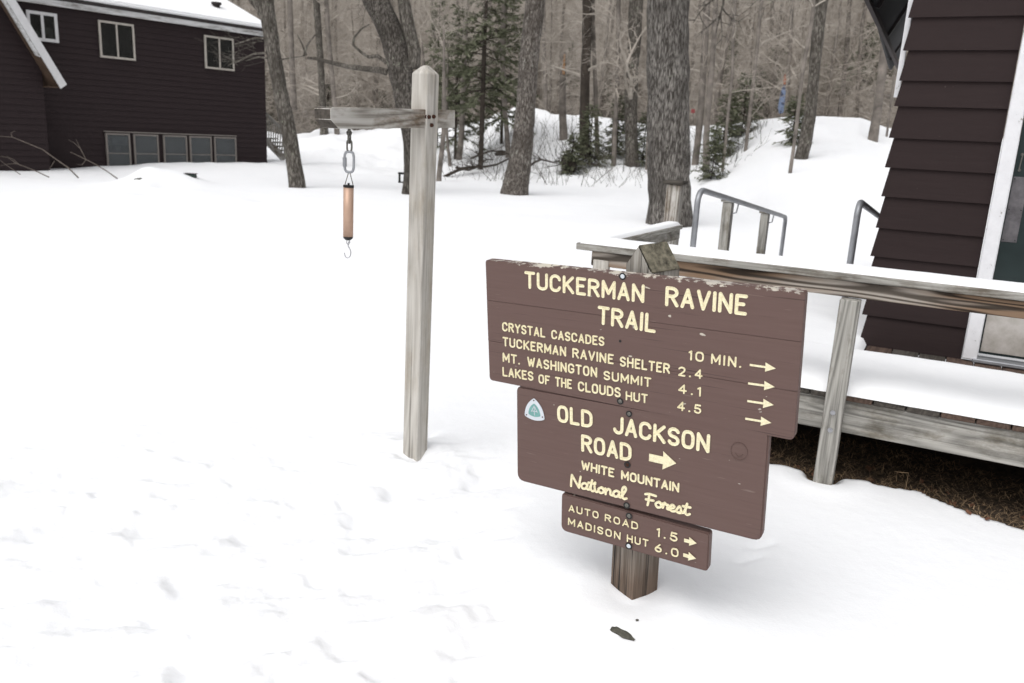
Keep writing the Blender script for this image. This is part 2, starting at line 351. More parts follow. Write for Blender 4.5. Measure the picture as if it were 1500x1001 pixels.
ang=np.concatenate([a1,a2]); rr=np.concatenate([[.05],np.geomspace(.4,1.6,12)[:-1],np.geomspace(1.6,6.5,320)[:-1],np.geomspace(6.5,70,190)[:-1],np.geomspace(70,420,46)])
A,RR=np.meshgrid(ang,rr); GX=RR*np.sin(A); GY=RR*np.cos(A); GZ=gz(GX,GY)
GZ=np.where(GY<0,GZ*0,GZ) if False else GZ
nr,na=A.shape; V=np.stack([GX,GY,GZ],-1).reshape(-1,3)
idx=np.arange(nr*na).reshape(nr,na); nx=np.roll(idx,-1,1)
F=np.stack([idx[:-1],idx[1:],nx[1:],nx[:-1]],-1).reshape(-1,4)
me=bpy.data.meshes.new('snowy_ground'); me.vertices.add(len(V)); me.vertices.foreach_set('co',V.ravel())
me.loops.add(F.size); me.loops.foreach_set('vertex_index',F.ravel().astype(np.int32)); me.polygons.add(len(F)); me.polygons.foreach_set('loop_start',np.arange(0,F.size,4,dtype=np.int32)); me.polygons.foreach_set('loop_total',np.full(len(F),4,dtype=np.int32))
me.update(calc_edges=True); me.polygons.foreach_set('use_smooth',np.ones(len(F),bool))
rc=np.interp(A,_az,_cd); wd=sst((RR-rc-1.0)/7).ravel()
at=me.attributes.new('woodland','FLOAT','POINT'); at.data.foreach_set('value',wd.astype(np.float32))
me.materials.append(M_['ground']); go=link('snowy_ground',me); tag(go,'white snow cover rising to a wooded hillside','ground',kind='structure')
# soil sheet under the deck
m=MB(); ns,ntt=70,26; sv=[]
for i in range(ns+1):
    for j in range(ntt+1):
        s_=-1.42+i*(5.0/ns); t_=-.85+j*(2.4/ntt); p=D(s_,t_,0); sv.append((p[0],p[1],-.055+float(fbm(np.array(p[0]*5),np.array(p[1]*5),3))*.05))
m.add(sv,[(i*(ntt+1)+j,(i+1)*(ntt+1)+j,(i+1)*(ntt+1)+j+1,i*(ntt+1)+j+1) for i in range(ns) for j in range(ntt)])
so_=m.build('bare_soil',M_['soil'],smooth=True); tag(so_,'dark bare soil in the gap under the deck edge','ground',kind='structure')
# litter on the soil
m=MB()
def soil_front(s): return float(np.interp(s,[a for a,b in SOIL],[b for a,b in SOIL]))
for i in range(9000):
    s_=random.uniform(-1.2,2.2); t_=soil_front(s_)+random.uniform(-.03,.75)**1; p=D(s_,t_,-.045+random.uniform(0,.02)); L=random.uniform(.015,.07); a=random.uniform(0,6.28); e=random.uniform(-.1,.5)
    d=np.array([math.cos(a)*math.cos(e),math.sin(a)*math.cos(e),math.sin(e)])*L; w=unit(np.cross(d,[0,0,1.]))*random.uniform(.0006,.0018); k_=p+d*.5+zz*random.uniform(0,.01)
    m.add([p-w,p+w,k_+w,k_-w,p+d],[(0,1,2,3),(3,2,4)])
tag(m.build('dead_grass',M_['litter']),'tangle of dead grass and needles on the bare soil under the deck','dead grass',kind='stuff')
# ------------------------------------------------------------------ right-hand cabin
cab=thing('wooden_cabin',D(.3,1.25,.45),'dark brown cabin with wide lapped boards and a green door beside the deck','cabin')
ZD=.454; TW=1.21
m=MB(); m.box((0,0,0),*I3,.51,.10,3.6); wallc=m.build('wall',M_['sideR'],cab,frame(D(.03,TW+.035,ZD-.02),es,et,zz))
zs=[.454,.639,.83,1.002,1.177,1.359,1.532,1.702,1.876,2.02,2.187,2.361]+[2.361+.172*i for i in range(1,10)]
def lap(name,s0b,s0t,s1,z0,z1,th,mat,parent,base):   # lapped board: thick proud lower edge, thin upper edge tucked behind
    m=MB(); f=lambda s,o,z:(s,o,z)
    m.hexa([(s0b,-th,z0),(s1,-th,z0),(s1,-th+.02,z0),(s0b,-th+.02,z0)],[(s0t,-.006,z1),(s1,-.006,z1),(s1,.012,z1),(s0t,.012,z1)])
    return m.build(name,mat,parent,base)
for i in range(len(zs)-1):
    j=random.uniform(-.006,.006); s0=-.028+j
    lap('siding_board',s0,s0+.026,.545,zs[i]+random.uniform(-.003,.003),zs[i+1]+.02,.024,M_['sideR'],wallc,frame(D(0,TW+.03,0),es,et,zz))
# white corner strip glimpsed past the board ends
board('corner_strip',D(-.045,TW+.06,1.93),zz,es,et,1.5,.03,.02,M_['white'],cab,.002)
JB=ZD+.015
board('door_jamb',D(.548,TW-.035,JB),zz,es,et,3.1,.075,.06,M_['white'],cab,.004)
board('door_jamb',D(1.62,TW-.035,JB),zz,es,et,3.1,.075,.06,M_['white'],cab,.004)
m=MB(); m.box((0,0,0),*I3,.99,.045,2.9); door=m.build('door',M_['green'],cab,frame(D(.628,TW+.01,ZD+.05),es,et,zz))
pp=[dst(onpl(*q,D(0,TW,0),et)) for q in ((1472,259),(1494.5,258.5),(1472.5,355),(1450,352.5))]
zt=(pp[0][2]+pp[1][2])/2; zb=(pp[2][2]+pp[3][2])/2
board('push_plate',D(.632,TW+.0065,zb),zz,es,et,zt-zb,.075,.003,M_['plate'],door,.001)
for (s_,z_) in [(.64,zt-.012),(.698,zt-.012),(.64,zb+.012),(.698,zb+.012),(.64,(zt+zb)/2),(.698,(zt+zb)/2)]:
    q=D(s_,TW+.0055,z_); m=MB(); m.tube([q,q-et*.0025],.0035,8); m.build('plate_screw',M_['black'],door)
hq=[D(.655,TW+.004,1.64),D(.655,TW-.012,1.64),D(.652,TW-.016,1.60),D(.65,TW-.012,1.555),D(.65,TW+.004,1.555)]
m=MB(); m.tube(hq,.0035,8)
for z_ in (1.64,1.555):
    q=D(.653,TW+.008,z_); m.tube([q,q-et*.004],.008,10)
m.build('door_pull',M_['dullsteel'],door)
board('kick_plate',D(.634,TW+.004,ZD+.065),es,zz,et,.97,.40,.004,M_['kick'],door,.001)
board('threshold',D(.60,TW-.05,ZD+.003),es,et,zz,1.05,.12,.022,M_['galv'],cab,.004)
m=MB(); q=D(.80,TW-.03,ZD+.024); m.tube([q,q+zz*.004],.006,8); m.build('screw',M_['steel'],cab)
m=MB(); m.box((0,0,0),*I3,2.2,.06,.9); m.build('foundation',M_['brownmetal'],cab,frame(D(-.02,TW+.06,-.5),es,et,zz))
m=MB(); m.box((0,0,0),*I3,.7,.1,3.6); m.build('wall',M_['sideR'],cab,frame(D(1.70,TW+.035,ZD-.02),es,et,zz))
# side wall and roof
m=MB(); m.box((0,0,0),*I3,.08,4.0,3.0); m.build('wall',M_['sideR'],cab,frame(D(.04,TW+.14,ZD-.4),es,et,zz))
rf=MB(); a0=D(-.60,TW+6.2,2.62); a1_=D(-.33,TW+.75,2.62); rise=(es*.75+zz*1.5)
rf.hexa([a1_,a0,a0-es*.03+zz*.02,a1_-es*.03+zz*.02],[a1_+rise,a0+rise,a0+rise-es*.03+zz*.02,a1_+rise-es*.03+zz*.02])
roof=rf.build('roof',M_['interior'],cab)
for i in range(3):
    f_=i/3+.06; q=a1_*(1-f_)+a0*f_+et*.3; m=MB(); ex=unit(rise); m.box((0,0,0),*I3,1.6,.04,.05); m.build('rafter',M_['brownmetal'],roof,frame(q+es*.012,ex,et,unit(np.cross(ex,et))))
m=MB(); e1=unit(a0-a1_); m.box((0,0,0),*I3,float(np.linalg.norm(a0-a1_)),.03,.05); m.build('eave_board',M_['sideR'],roof,frame(a1_-es*.045-zz*.03,e1,es,zz))
# ------------------------------------------------------------------ deck
deck=thing('wooden_deck',D(.5,.3,0),'low weathered wooden deck with a railing in front of the cabin door','deck')
s0,s1=-1.40,2.6
board('fascia_board',D(s0,.004,.255),es,zz,et,s1-s0,.168,.038,M_['grey'],deck,.004)
m=MB(); m.box((0,0,0),*I3,3.2,.038,.168); m.build('joist',M_['grey'],deck,frame(D(s0+.04,.05,.255),et,es,zz))
for k_ in range(1,8):
    board('joist',D(s0+k_*.5,.045,.26),et,es,zz,1.15,.038,.16,M_['deckb'],deck,0)
i=0; s_=s0
while s_<s1:
    w=.138+random.uniform(-.003,.003); tl=3.2 if s_<-.05 else TW+.02
    over=random.uniform(.012,.03)
    board('deck_board',D(s_,-over,.4255+random.uniform(-.002,.002)),et,es,zz,tl+over,w,.027,M_['deckr'] if random.random()<.3 else M_['deckb'],deck,.003); s_+=w+.006
# posts and rails
board('railing_post',D(-.035,-.088,-.08),zz,es,et,1.01,.089,.088,M_['grey'],deck,.004)
for z_ in (.285,.375):
    m=MB(); q=D(.01,-.088,z_); m.tube([q,q-et*.004],.012,14); m.tube([q-et*.002,q-et*.010],.007,6); m.build('bolt',M_['steel'],deck)
board('railing_post',D(1.75,-.088,-.08),zz,es,et,1.01,.089,.088,M_['grey'],deck,.004)
board('railing_post',D(-1.32,-.04,-.08),zz,es,et,1.05,.089,.04,M_['post'],deck,.004)
board('rail_board',D(-1.335,-.03,.935),es,zz,et,s1+1.335,.079,.038,M_['rail'],deck,.004)
board('rail_cap',D(-1.42,-.055,1.016),es,et,zz,s1+1.42,.135,.036,M_['cap'],deck,.004)
board('rail_board',D(-1.34,.09,.955),et,zz,es,1.40,.075,.036,M_['cap'],deck,.004)
board('rail_cap',D(-1.385,.083,1.030),et,es,zz,1.36,.11,.03,M_['cap'],deck,.004)
board('railing_post',D(-1.42,1.445,-.2),zz,es,et,1.53,.10,.09,M_['beam'],deck,.005)
board('post_cap',D(-1.44,1.425,1.331),es,et,zz,.14,.13,.026,M_['deckb'],deck,.004)
# snow on deck and rail
def snowslab(name,s0,s1,t0,t1,z,h,label,nsx,ntx,edge=.05,wob=.01,par=None):
    """one closed pillow of snow: domed top, rounded edges"""
    m=MB(); V=[];F=[]
    for i in range(nsx+1):
        for j in range(ntx+1):
            u=i/nsx; v=j/ntx; s=s0+(s1-s0)*u; t=t0+(t1-t0)*v
            wv=float(fbm(np.array(s*6.),np.array(v*1.0+h*9),3))*wob*2
            t2=t+(wv*.35 if j in (0,1) else (-wv if j in (ntx-1,ntx) else 0))
            dd=min((t-t0),(t1-t),(s-s0)*1.0,(s1-s)); f=math.sqrt(max(0,min(1,dd/edge)*(2-min(1,dd/edge))))
            p=D(s,t2,z+h*f*(1+float(fbm(np.array(s*3.),np.array(t*3.),3))*.35)); V.append(p)
    n=len(V)
    for i in range(nsx):
        for j in range(ntx): a=i*(ntx+1)+j; F.append((a,a+ntx+1,a+ntx+2,a+1))
    m.add(V,F); m.quad(D(s0,t0,z),D(s0,t1,z),D(s1,t1,z),D(s1,t0,z))
    o=m.build(name,M_['snow'],smooth=True); return tag(o,label,'snow',kind='stuff')
snowslab('deck_snow',-1.40,2.5,-.022,TW-.30,ZD,.055,'thick snow lying on the deck in front of the cabin door',200,26,.12,.03)
snowslab('deck_snow',-1.40,.025,.55,3.1,ZD,.05,'snow covering the far end of the deck by the ramp',60,60,.06,.01)
snowslab('rail_snow',-1.40,2.5,-.05,.072,1.052,.034,'strip of snow lying along the top of the front railing',160,10,.03,.006)
snowslab('rail_snow',-1.385,-1.285,.10,1.42,1.060,.022,'strip of snow on the railing along the far end of the deck',10,60,.03,.004)
# ramp handrails of pipe
def handrail(s_,tn,tf,zn,zf,label,posts):
    r=thing('pipe_handrail',D(s_,tn,0),label,'handrail','pipe handrails of the ramp')
    def arc(c,u,v,r0,n=6): return [c+u*math.cos(a)*r0+v*math.sin(a)*r0 for a in np.linspace(0,math.pi/2,n)]
    near=D(s_,tn,zn); far=D(s_,tf,zf); dr=unit(far-near); P=[D(s_,tn-.02,.35),D(s_,tn-.02,zn-.10)]
    P+= [near+np.array([0,0,-.10])+(-et*.02)+ zz*.10*math.sin(a)+dr*.12*(1-math.cos(a)) for a in np.linspace(.2,math.pi/2,6)]
    P+= [near+(far-near)*f for f in (.3,.6,.92)]
    P+= [far-zz*(.06*(1-math.cos(a)))-dr*(.06*(1-math.sin(a))) for a in np.linspace(.3,math.pi/2,5)]+[far-zz*.85]
    m=MB(); m.tube(P,.021,12); m.build('pipe',M_['galv'],r,smooth=True)
    for f in posts:
        q=near+(far-near)*f; zt=q[2]-.0
        board('post',np.array([q[0],q[1],zt-1.15])-es*.12-et*.045,zz,es,et,1.14,.075,.09,M_['grey'],r,.004)
        board('post_cap',np.array([q[0],q[1],zt-.008])-es*.135-et*.055,es,et,zz,.10,.11,.02,M_['cap'],r,.003)
        m=MB(); m.tube([q-zz*.10-es*.045,q-zz*.09-es*.01,q-zz*.02],.006,6); m.build('bracket',M_['galv'],r)
    return r
def tsolve(px,py,s_):
    q=onpl(px,py,D(s_,0,0),es); return dst(q)
a_=tsolve(1022,277,-1.20); b_=tsolve(1151,318,-1.20); c1_=tsolve(1082,298,-1.2); c2_=tsolve(1134,312,-1.2)
print('rail1',a_,b_,c1_,c2_)
TN=1.50; zN=dst(onpl(1022,277,D(0,TN,0),et))[2]
handrail(-1.20,TN,b_[1],zN,b_[2],'long grey pipe handrail on two wooden posts beyond the deck',[(c1_[1]-TN)/(b_[1]-TN),(c2_[1]-TN)/(b_[1]-TN)])
zN2=dst(onpl(1258,295,D(0,TN,0),et))[2]
handrail(-.165,TN,b_[1],zN2,b_[2],'short visible end of a grey pipe handrail beside the cabin siding',[])
# ------------------------------------------------------------------ trail sign
# board plane: origin at upper left front corner, U to the right, Vd down, N outward
WS=1.08
U=unit([.866,-.5,.030]); Nn=-unit(np.cross(U,[.069,.059,-.996])); Nn=Nn if Nn@(-np.array([0,1,0]))>0 else -Nn
Vd=unit(np.cross(U,Nn)); Vd=Vd if Vd[2]<0 else -Vd
SO=C+WS*np.array([-.099,2.630,-.390])
def suv(px,py):
    q=onpl(px,py,SO,Nn)-SO; return np.array([q@U,q@Vd])
SM=frame(SO,U,Vd,Nn)      # local x right, y down, z outward (mirrored handedness handled below)
# keep a right-handed frame: use x right, y down, z inward
SM=frame(SO,U,Vd,-Nn); OUT=-1.0
pb=onz(922,874,0)
sign=thing('trail_sign',(pb[0],pb[1],0),'brown three-board trail sign with cream lettering on a wooden post in the snow','sign')
TH=.036
def outline(cs,r,n=5):
    cs=[np.array(c,float) for c in cs]; out=[]
    for i,c in enumerate(cs):
        ri=r[i] if isinstance(r,(list,tuple)) else r
        a=unit(cs[i-1]-c); b=unit(cs[(i+1)%4]-c)
        if ri<=0: out.append(c); continue
        p0=c+a*ri; p1=c+b*ri
        for t in np.linspace(0,1,n): out.append((1-t)**2*p0+2*t*(1-t)*c+t*t*p1)
    return out
def slab(name,pts,z0,th,mat,parent,bev=.004,sub=None):
    bm=bmesh.new(); vs=[bm.verts.new((p[0],p[1],z0)) for p in pts]; f=bm.faces.new(vs)
    r=bmesh.ops.extrude_face_region(bm,geom=[f]); vv=[e for e in r['geom'] if isinstance(e,bmesh.types.BMVert)]
    bmesh.ops.translate(bm,verts=vv,vec=(0,0,th)); bm.normal_update(); bmesh.ops.recalc_face_normals(bm,faces=bm.faces)
    if bev:
        ed=[e for e in bm.edges if abs(e.verts[0].co.z-e.verts[1].co.z)<1e-6]
        bmesh.ops.bevel(bm,geom=ed,offset=bev,segments=2,affect='EDGES',clamp_overlap=True)
    me=bpy.data.meshes.new(name); bm.to_mesh(me); bm.free(); me.materials.append(mat)
    return link(name,me,parent,SM)
TL,TR,BR,BL=[suv(*p) for p in ((711,381),(1180,428),(1163,646),(717,557))]
def lerp(a,b,t): return a+(b-a)*t
fr=[0,.325,.66,1]
for i in range(3):
    f0,f1=fr[i]+(.0007 if i else 0),fr[i+1]-(.0007 if i<2 else 0)
    cs=[lerp(TL,BL,f0),lerp(TR,BR,f0),lerp(TR,BR,f1),lerp(TL,BL,f1)]
    r=[.010 if i==0 else 0,.012 if i==0 else 0,.018 if i==2 else 0,.014 if i==2 else 0]
    slab('plank',outline(cs,r),0.0004*i,TH,M_['signA'],sign,.0006 if i==1 else .0011)
c2=[suv(*p) for p in ((756,566),(1127,634),(1115,795),(757,704))]; c2[0]=c2[0]-np.array([0,.0])
b2=slab('sign_board',outline(c2,[.022,.02,.03,.03]),.0015,TH,M_['signB'],sign,.005)
c3=[suv(*p) for p in ((822,723),(1039,783),(1036,839),(821,778))]
b3=slab('sign_board',outline(c3,[.014,.012,.014,.026]),.003,TH,M_['signB'],sign,.004)
# ---- stroke font
def arc(cx,cy,rx,ry,a0,a1,n=9): return [(cx+rx*math.cos(math.radians(a)),cy+ry*math.sin(math.radians(a))) for a in np.linspace(a0,a1,n)]
w=.52
def oval(w,n=22):
    P=[]
    for a in np.linspace(90,450,n,endpoint=False):
        c,s=math.cos(math.radians(a)),math.sin(math.radians(a)); e=.72
        P.append((w/2+w/2*math.copysign(abs(c)**e,c),.5+.5*math.copysign(abs(s)**e,s)))
    return P+[P[0]]
G={
'A':(w,[[(0,0),(w/2,1),(w,0)],[(.1,.3),(w-.1,.3)]]),
'C':(w,[arc(w/2,.72,w/2,.28,10,180,8)+arc(w/2,.28,w/2,.28,180,350,8)]),
'D':(w,[[(0,0),(0,1),(.22,1)]+arc(.2,.68,w-.2,.32,90,0,6)+arc(.2,.32,w-.2,.32,0,-90,6)+[(0,0)]]),
'E':(.42,[[(.42,1),(0,1),(0,0),(.42,0)],[(0,.53),(.32,.53)]]),
'F':(.42,[[(.42,1),(0,1),(0,0)],[(0,.52),(.32,.52)]]),
'G':(w,[arc(w/2,.72,w/2,.28,10,180,8)+arc(w/2,.28,w/2,.28,180,360,8)+[(w,.45),(w*.6,.45)]]),
'H':(w,[[(0,0),(0,1)],[(w,0),(w,1)],[(0,.5),(w,.5)]]),
'I':(.0,[[(0,0),(0,1)]]),
'J':(.42,[[(.42,1),(.42,.25)]+arc(.21,.25,.21,.25,0,-170,8)]),
'K':(w,[[(0,0),(0,1)],[(w*.95,1),(0,.38)],[(.16,.52),(w,0)]]),
'L':(.42,[[(0,1),(0,0),(.42,0)]]),
'M':(.62,[[(0,0),(0,1),(.31,.25),(.62,1),(.62,0)]]),
'N':(w,[[(0,0),(0,1),(w,0),(w,1)]]),
'O':(w,[oval(w)]),
'R':(w,[[(0,0),(0,1),(.25,1)]+arc(.25,.76,w-.27,.24,90,-90,9)+[(0,.52)],[(.24,.52),(w,0)]]),
'S':(.48,[arc(.24,.75,.24,.25,20,260,9)+arc(.24,.25,.24,.25,80,-160,9)]),
'T':(.5,[[(0,1),(.5,1)],[(.25,1),(.25,0)]]),
'U':(w,[[(0,1),(0,.26)]+arc(w/2,.26,w/2,.26,180,360,9)+[(w,1)]]),
'V':(w,[[(0,1),(w/2,0),(w,1)]]),
'W':(.72,[[(0,1),(.18,0),(.36,.8),(.54,0),(.72,1)]]),
'Y':(w,[[(0,1),(w/2,.5),(w,1)],[(w/2,.5),(w/2,0)]]),
'0':(.5,[oval(.5)]),
'1':(.14,[[(0,.86),(.14,1),(.14,0)]]),
'2':(.46,[arc(.23,.74,.23,.26,165,-20,9)+[(.38,.5),(0,0),(.46,0)]]),
'4':(.5,[[(.36,0),(.36,1),(0,.3),(.5,.3)]]),
'5':(.46,[[(.42,1),(.06,1),(.03,.56)]+arc(.22,.32,.24,.30,110,-160,10)]),
'6':(.48,[[(.36,1),(.1,.55)]+arc(.24,.28,.24,.28,150,-210,14)]),
'.':(.04,[[(0,.03),(.03,.03)]]),
}
def smooth(P,n=5):
    P=[np.array(p,float) for p in P]; out=[]
    for i in range(len(P)-1):
        p0=P[max(i-1,0)];p1=P[i];p2=P[i+1];p3=P[min(i+2,len(P)-1)]
        for t in np.linspace(0,1,n,endpoint=False):
            out.append(.5*((2*p1)+(-p0+p2)*t+(2*p0-5*p1+4*p2-p3)*t*t+(-p0+3*p1-3*p2+p3)*t**3))
    out.append(P[-1]); return [tuple(o) for o in out]
SG={   # joined-up lettering, x-height .55
'N':(.62,[smooth([(.02,0),(.04,.5),(.08,1)]),[(.08,1),(.5,.02)],smooth([(.5,.02),(.54,.5),(.60,1.02)])]),
'a':(.44,[smooth([(.38,.46),(.2,.54),(.03,.3),(.1,.04),(.28,.1),(.38,.46)]),smooth([(.38,.48),(.36,.1),(.48,.06)])]),
't':(.34,[smooth([(.04,.1),(.18,.6),(.22,.95)]),smooth([(.18,.8),(.14,.2),(.24,.0),(.38,.12)]),[(.0,.66),(.40,.70)]]),
'i':(.22,[smooth([(.02,.5),(.06,.14),(.14,.02),(.26,.14)]),[(.05,.80),(.07,.80)]]),
'o':(.40,[smooth([(.2,.52),(.03,.3),(.14,.02),(.34,.18),(.28,.48),(.2,.52),(.3,.42),(.44,.46)])]),
'n':(.46,[smooth([(.03,.5),(.06,.25),(.05,.02)]),smooth([(.06,.25),(.2,.52),(.32,.42),(.33,.1),(.48,.06)])]),
'l':(.30,[smooth([(.0,.1),(.16,.4),(.30,.85),(.22,1.05),(.10,.8),(.12,.15),(.22,.0),(.34,.08)])]),
'F':(.55,[smooth([(.0,.92),(.2,1.02),(.58,.98)]),smooth([(.2,1.0),(.2,.5),(.14,.0)]),[(.04,.48),(.46,.52)]]),
'r':(.36,[smooth([(.02,.1),(.10,.52),(.14,.54),(.22,.42),(.30,.44),(.26,.12),(.38,.08)])]),
'e':(.36,[smooth([(.03,.22),(.22,.30),(.28,.46),(.16,.54),(.05,.34),(.10,.04),(.24,.02),(.38,.14)])]),
's':(.36,[smooth([(.0,.08),(.18,.56),(.28,.3),(.24,.04),(.08,.04),(.2,.0),(.40,.1)])]),
}
def stroke(m,P,hw,z):
    P=[np.array(p,float) for p in P]; cut=[0]
    for i in range(1,len(P)-1):
        a=P[i]-P[i-1]; b=P[i+1]-P[i]; la,lb=np.linalg.norm(a),np.linalg.norm(b)
        if la>1e-9 and lb>1e-9 and (a@b)/(la*lb)<.6: cut.append(i)
    cut.append(len(P)-1)
    for q in range(len(cut)-1): stroke1(m,P[cut[q]:cut[q+1]+1],hw,z+q*.00007)
def stroke1(m,P,hw,z):
    P=np.array(P,float); keep=[0]
    for i in range(1,len(P)):
        if np.linalg.norm(P[i]-P[keep[-1]])>hw*.15: keep.append(i)
    P=P[keep] if len(keep)>1 else np.array([P[0],P[0]+np.array([hw*.1,0])])
    n=len(P); closed=np.linalg.norm(P[0]-P[-1])<hw*.5 and n>4
    prof=[(-1,.0),(-.9,z),(-.1,z*.2),(.1,z*.2),(.9,z),(1,.0)]; V=[];F=[]
    for i in range(n):
        a=P[i]-P[i-1] if i>0 else (P[1]-P[0] if not closed else P[-1]-P[-2]); b=P[i+1]-P[i] if i<n-1 else (a if not closed else P[1]-P[0])
        a=unit(a);b=unit(b); t=unit(a+b) if np.linalg.norm(a+b)>1e-3 else a; nn=np.array([-t[1],t[0]]); k=1/max(.62,abs(np.array([-a[1],a[0]])@nn))
        for u,h in prof: q=P[i]+nn*hw*u*min(k,1.35); V.append((q[0],q[1],OUT*h))
    for i in range(n-1):
        for k in range(5): F.append((i*6+k,i*6+k+1,(i+1)*6+k+1,(i+1)*6+k))
    m.add(V,F)
    pts=[P[0],P[-1]] if not closed else []
    for i in range(1,n-1):   # round the sharp corners
        a=unit(P[i]-P[i-1]);b=unit(P[i+1]-P[i])
        if a@b<.75: pts.append(P[i])
    for c in pts:
        V=[(c[0],c[1],OUT*z*.18)]; ns=12
        for r_,h in ((.16,.22),(.88,1.01),(1,0)):
            for j in range(ns): an=2*math.pi*j/ns; V.append((c[0]+math.cos(an)*hw*r_,c[1]+math.sin(an)*hw*r_,OUT*z*h))
        F=[(0,1+j,1+(j+1)%ns) for j in range(ns)]
        for q in range(2):
            for j in range(ns): F.append((1+q*ns+j,1+(q+1)*ns+j,1+(q+1)*ns+(j+1)%ns,1+q*ns+(j+1)%ns))
        m.add(V,F)
_zc=[0]
def word(m,txt,tl,bl,br,sw=.16,font=G,gap=.24,z0=.0018,base=0):
    tl,bl,br=suv(*tl),suv(*bl),suv(*br); X=br-bl; Wd=np.linalg.norm(X); X/=Wd; Yp=np.array([-X[1],X[0]]); Yp=Yp if Yp@(tl-bl)>0 else -Yp
    H=(tl-bl)@Yp; sh=((tl-bl)@X)/H if font is G else 0; sh=0
    adv=[];x=0
    for ch in txt:
        if ch==' ': x+=.35; adv.append(x); continue
        adv.append(x); x+=font[ch][0]+gap
    tot=x-gap; hw=sw*H/2; sx=(Wd-2*hw)/(tot) if tot>.01 else H; sy=H-2*hw
    for ch,a in zip(txt,adv):
        if ch==' ': continue
        for st_ in font[ch][1]:
            _zc[0]=(_zc[0]+1)%7
            pts=[bl+X*(hw+(a+p[0])*sx)+Yp*(hw+p[1]*sy) for p in st_]
            stroke(m,pts,hw,z0+_zc[0]*.00006)
def line(parent,words,sw=.16,gap=.24,font=G):
    for a in words:
        m=MB(); word(m,a[0],a[1],a[2],a[3],sw,font,gap); m.build('lettering',M_['cream_letter'],parent,SM)
line(sign,[('TUCKERMAN',(768,397),(768.5,422.5),(943.8,444.5)),('RAVINE',(974,419),(974,448.5),(1094,463))],.175,.27)
line(sign,[('TRAIL',(874.5,447.5),(875,475),(960.5,488.5))],.175,.27)
line(sign,[('CRYSTAL',(736,471.5),(736,485),(798.9,495)),('CASCADES',(807.9,483),(807.9,496.5),(885.5,507.5))],.17,.30)
line(sign,[('TUCKERMAN',(736.6,493.3),(736.6,507),(829.5,522.7)),('RAVINE',(838.5,509.7),(838.5,524),(899,534)),('SHELTER',(908,521.8),(908,536.5),(981.5,548))],.17,.30)
line(sign,[('MT.',(736.6,516.5),(736.6,530),(762,534.6)),('WASHINGTON',(772.8,522.5),(772.8,536.6),(875,553.3)),('SUMMIT',(884.3,542.8),(884.3,556.3),(954,567.6))],.17,.30)
line(sign,[('LAKES',(736.6,537.5),(736.6,551),(781.8,558.4)),('OF',(789,547.9),(789,561.3),(805.8,564.4)),('THE',(813.3,551.8),(813.3,565.8),(838,570.3)),('CLOUDS',(846.9,558.4),(846.9,572.7),(909.4,582.8)),('HUT',(916.7,572.8),(916.7,586.2),(949,591.4))],.17,.28)
line(sign,[('10',(1008.4,513),(1008.4,527.6),(1031,530.8)),('MIN.',(1041.4,517.8),(1041.4,533),(1086,539.5))],.17,.36)
line(sign,[('2.4',(993.5,536.5),(993.5,550.5),(1029,555.8))],.17,.42)
line(sign,[('4.1',(993.5,562),(993.5,575.8),(1026.6,581.2))],.17,.42)
line(sign,[('4.5',(992,587.4),(992,601),(1027.2,607.2))],.17,.42)
line(b2,[('OLD',(816.4,592.8),(816.4,618),(868.4,628)),('JACKSON',(898,608.6),(898,635),(1039.3,664.5))],.18,.27)
line(b2,[('ROAD',(851.5,636),(851.5,661.5),(925.3,676.8))],.18,.27)
line(b2,[('WHITE',(851.5,674.3),(851.5,687.5),(899.8,699.8)),('MOUNTAIN',(909.8,688.6),(909.8,702.2),(995,721.8))],.19,.26)
line(b2,[('National',(834.5,693.5),(834.5,713),(918.5,733.5)),('Forest',(943.2,720.5),(943.2,740.3),(1011,757))],.17,.0,SG)
line(b3,[('AUTO',(833.2,738.8),(833.2,749),(877,760.2)),('ROAD',(886,752.6),(886,763.2),(934.6,776.4))],.16,.34)
line(b3,[('MADISON',(832.2,758),(832.2,768.8),(909,791.2)),('HUT',(918.3,782.7),(918.3,793.6),(950,802))],.16,.34)
line(b3,[('1.5',(961.4,772.6),(961.4,785.8),(992.4,794.8))],.16,.42)
line(b3,[('6.0',(959,795),(959,807.4),(993.9,817))],.16,.42)
def arrow(parent,tail,tip,head,headlen,shaft,z=.0016):
    a,b=suv(*tail),suv(*tip); X=unit(b-a); Y=np.array([-X[1],X[0]]); L=np.linalg.norm(b-a); sc=np.linalg.norm(suv(tip[0]+1,tip[1])-b); sv=np.linalg.norm(suv(tip[0],tip[1]+1)-b)
    hh=head*sv/2; hl=headlen*sc; sh=shaft*sv/2
    P=[a+Y*sh,a-Y*sh,b-X*hl-Y*sh,b-X*(hl*1.02)-Y*hh,b,b-X*(hl*1.02)+Y*hh,b-X*hl+Y*sh]
    V=[(p[0],p[1],0) for p in P]+[(p[0]*1,p[1],OUT*z) for p in P]; n=7
    F=[(7,8,9,13),(9,10,11),(9,11,13),(13,11,12)]+[(i,(i+1)%n,(i+1)%n+n,i+n) for i in range(n)]
    m=MB(); m.add(V,F); return m.build('arrow',M_['cream_letter'],parent,SM)
for t,p in (((1098.4,534.6),(1136.3,540)),((1096,561.7),(1134.8,567)),((1094.8,587.5),(1133.3,593.4)),((1091.8,613.3),(1129.8,619.6))): arrow(sign,t,p,13.5,15,3)
arrow(b2,(951,670),(990.6,679),27,19,11)
arrow(b3,(1002.2,791.4),(1020.6,796),12.5,10.5,5); arrow(b3,(1001,812.8),(1019.5,818.4),12.5,10.5,5)
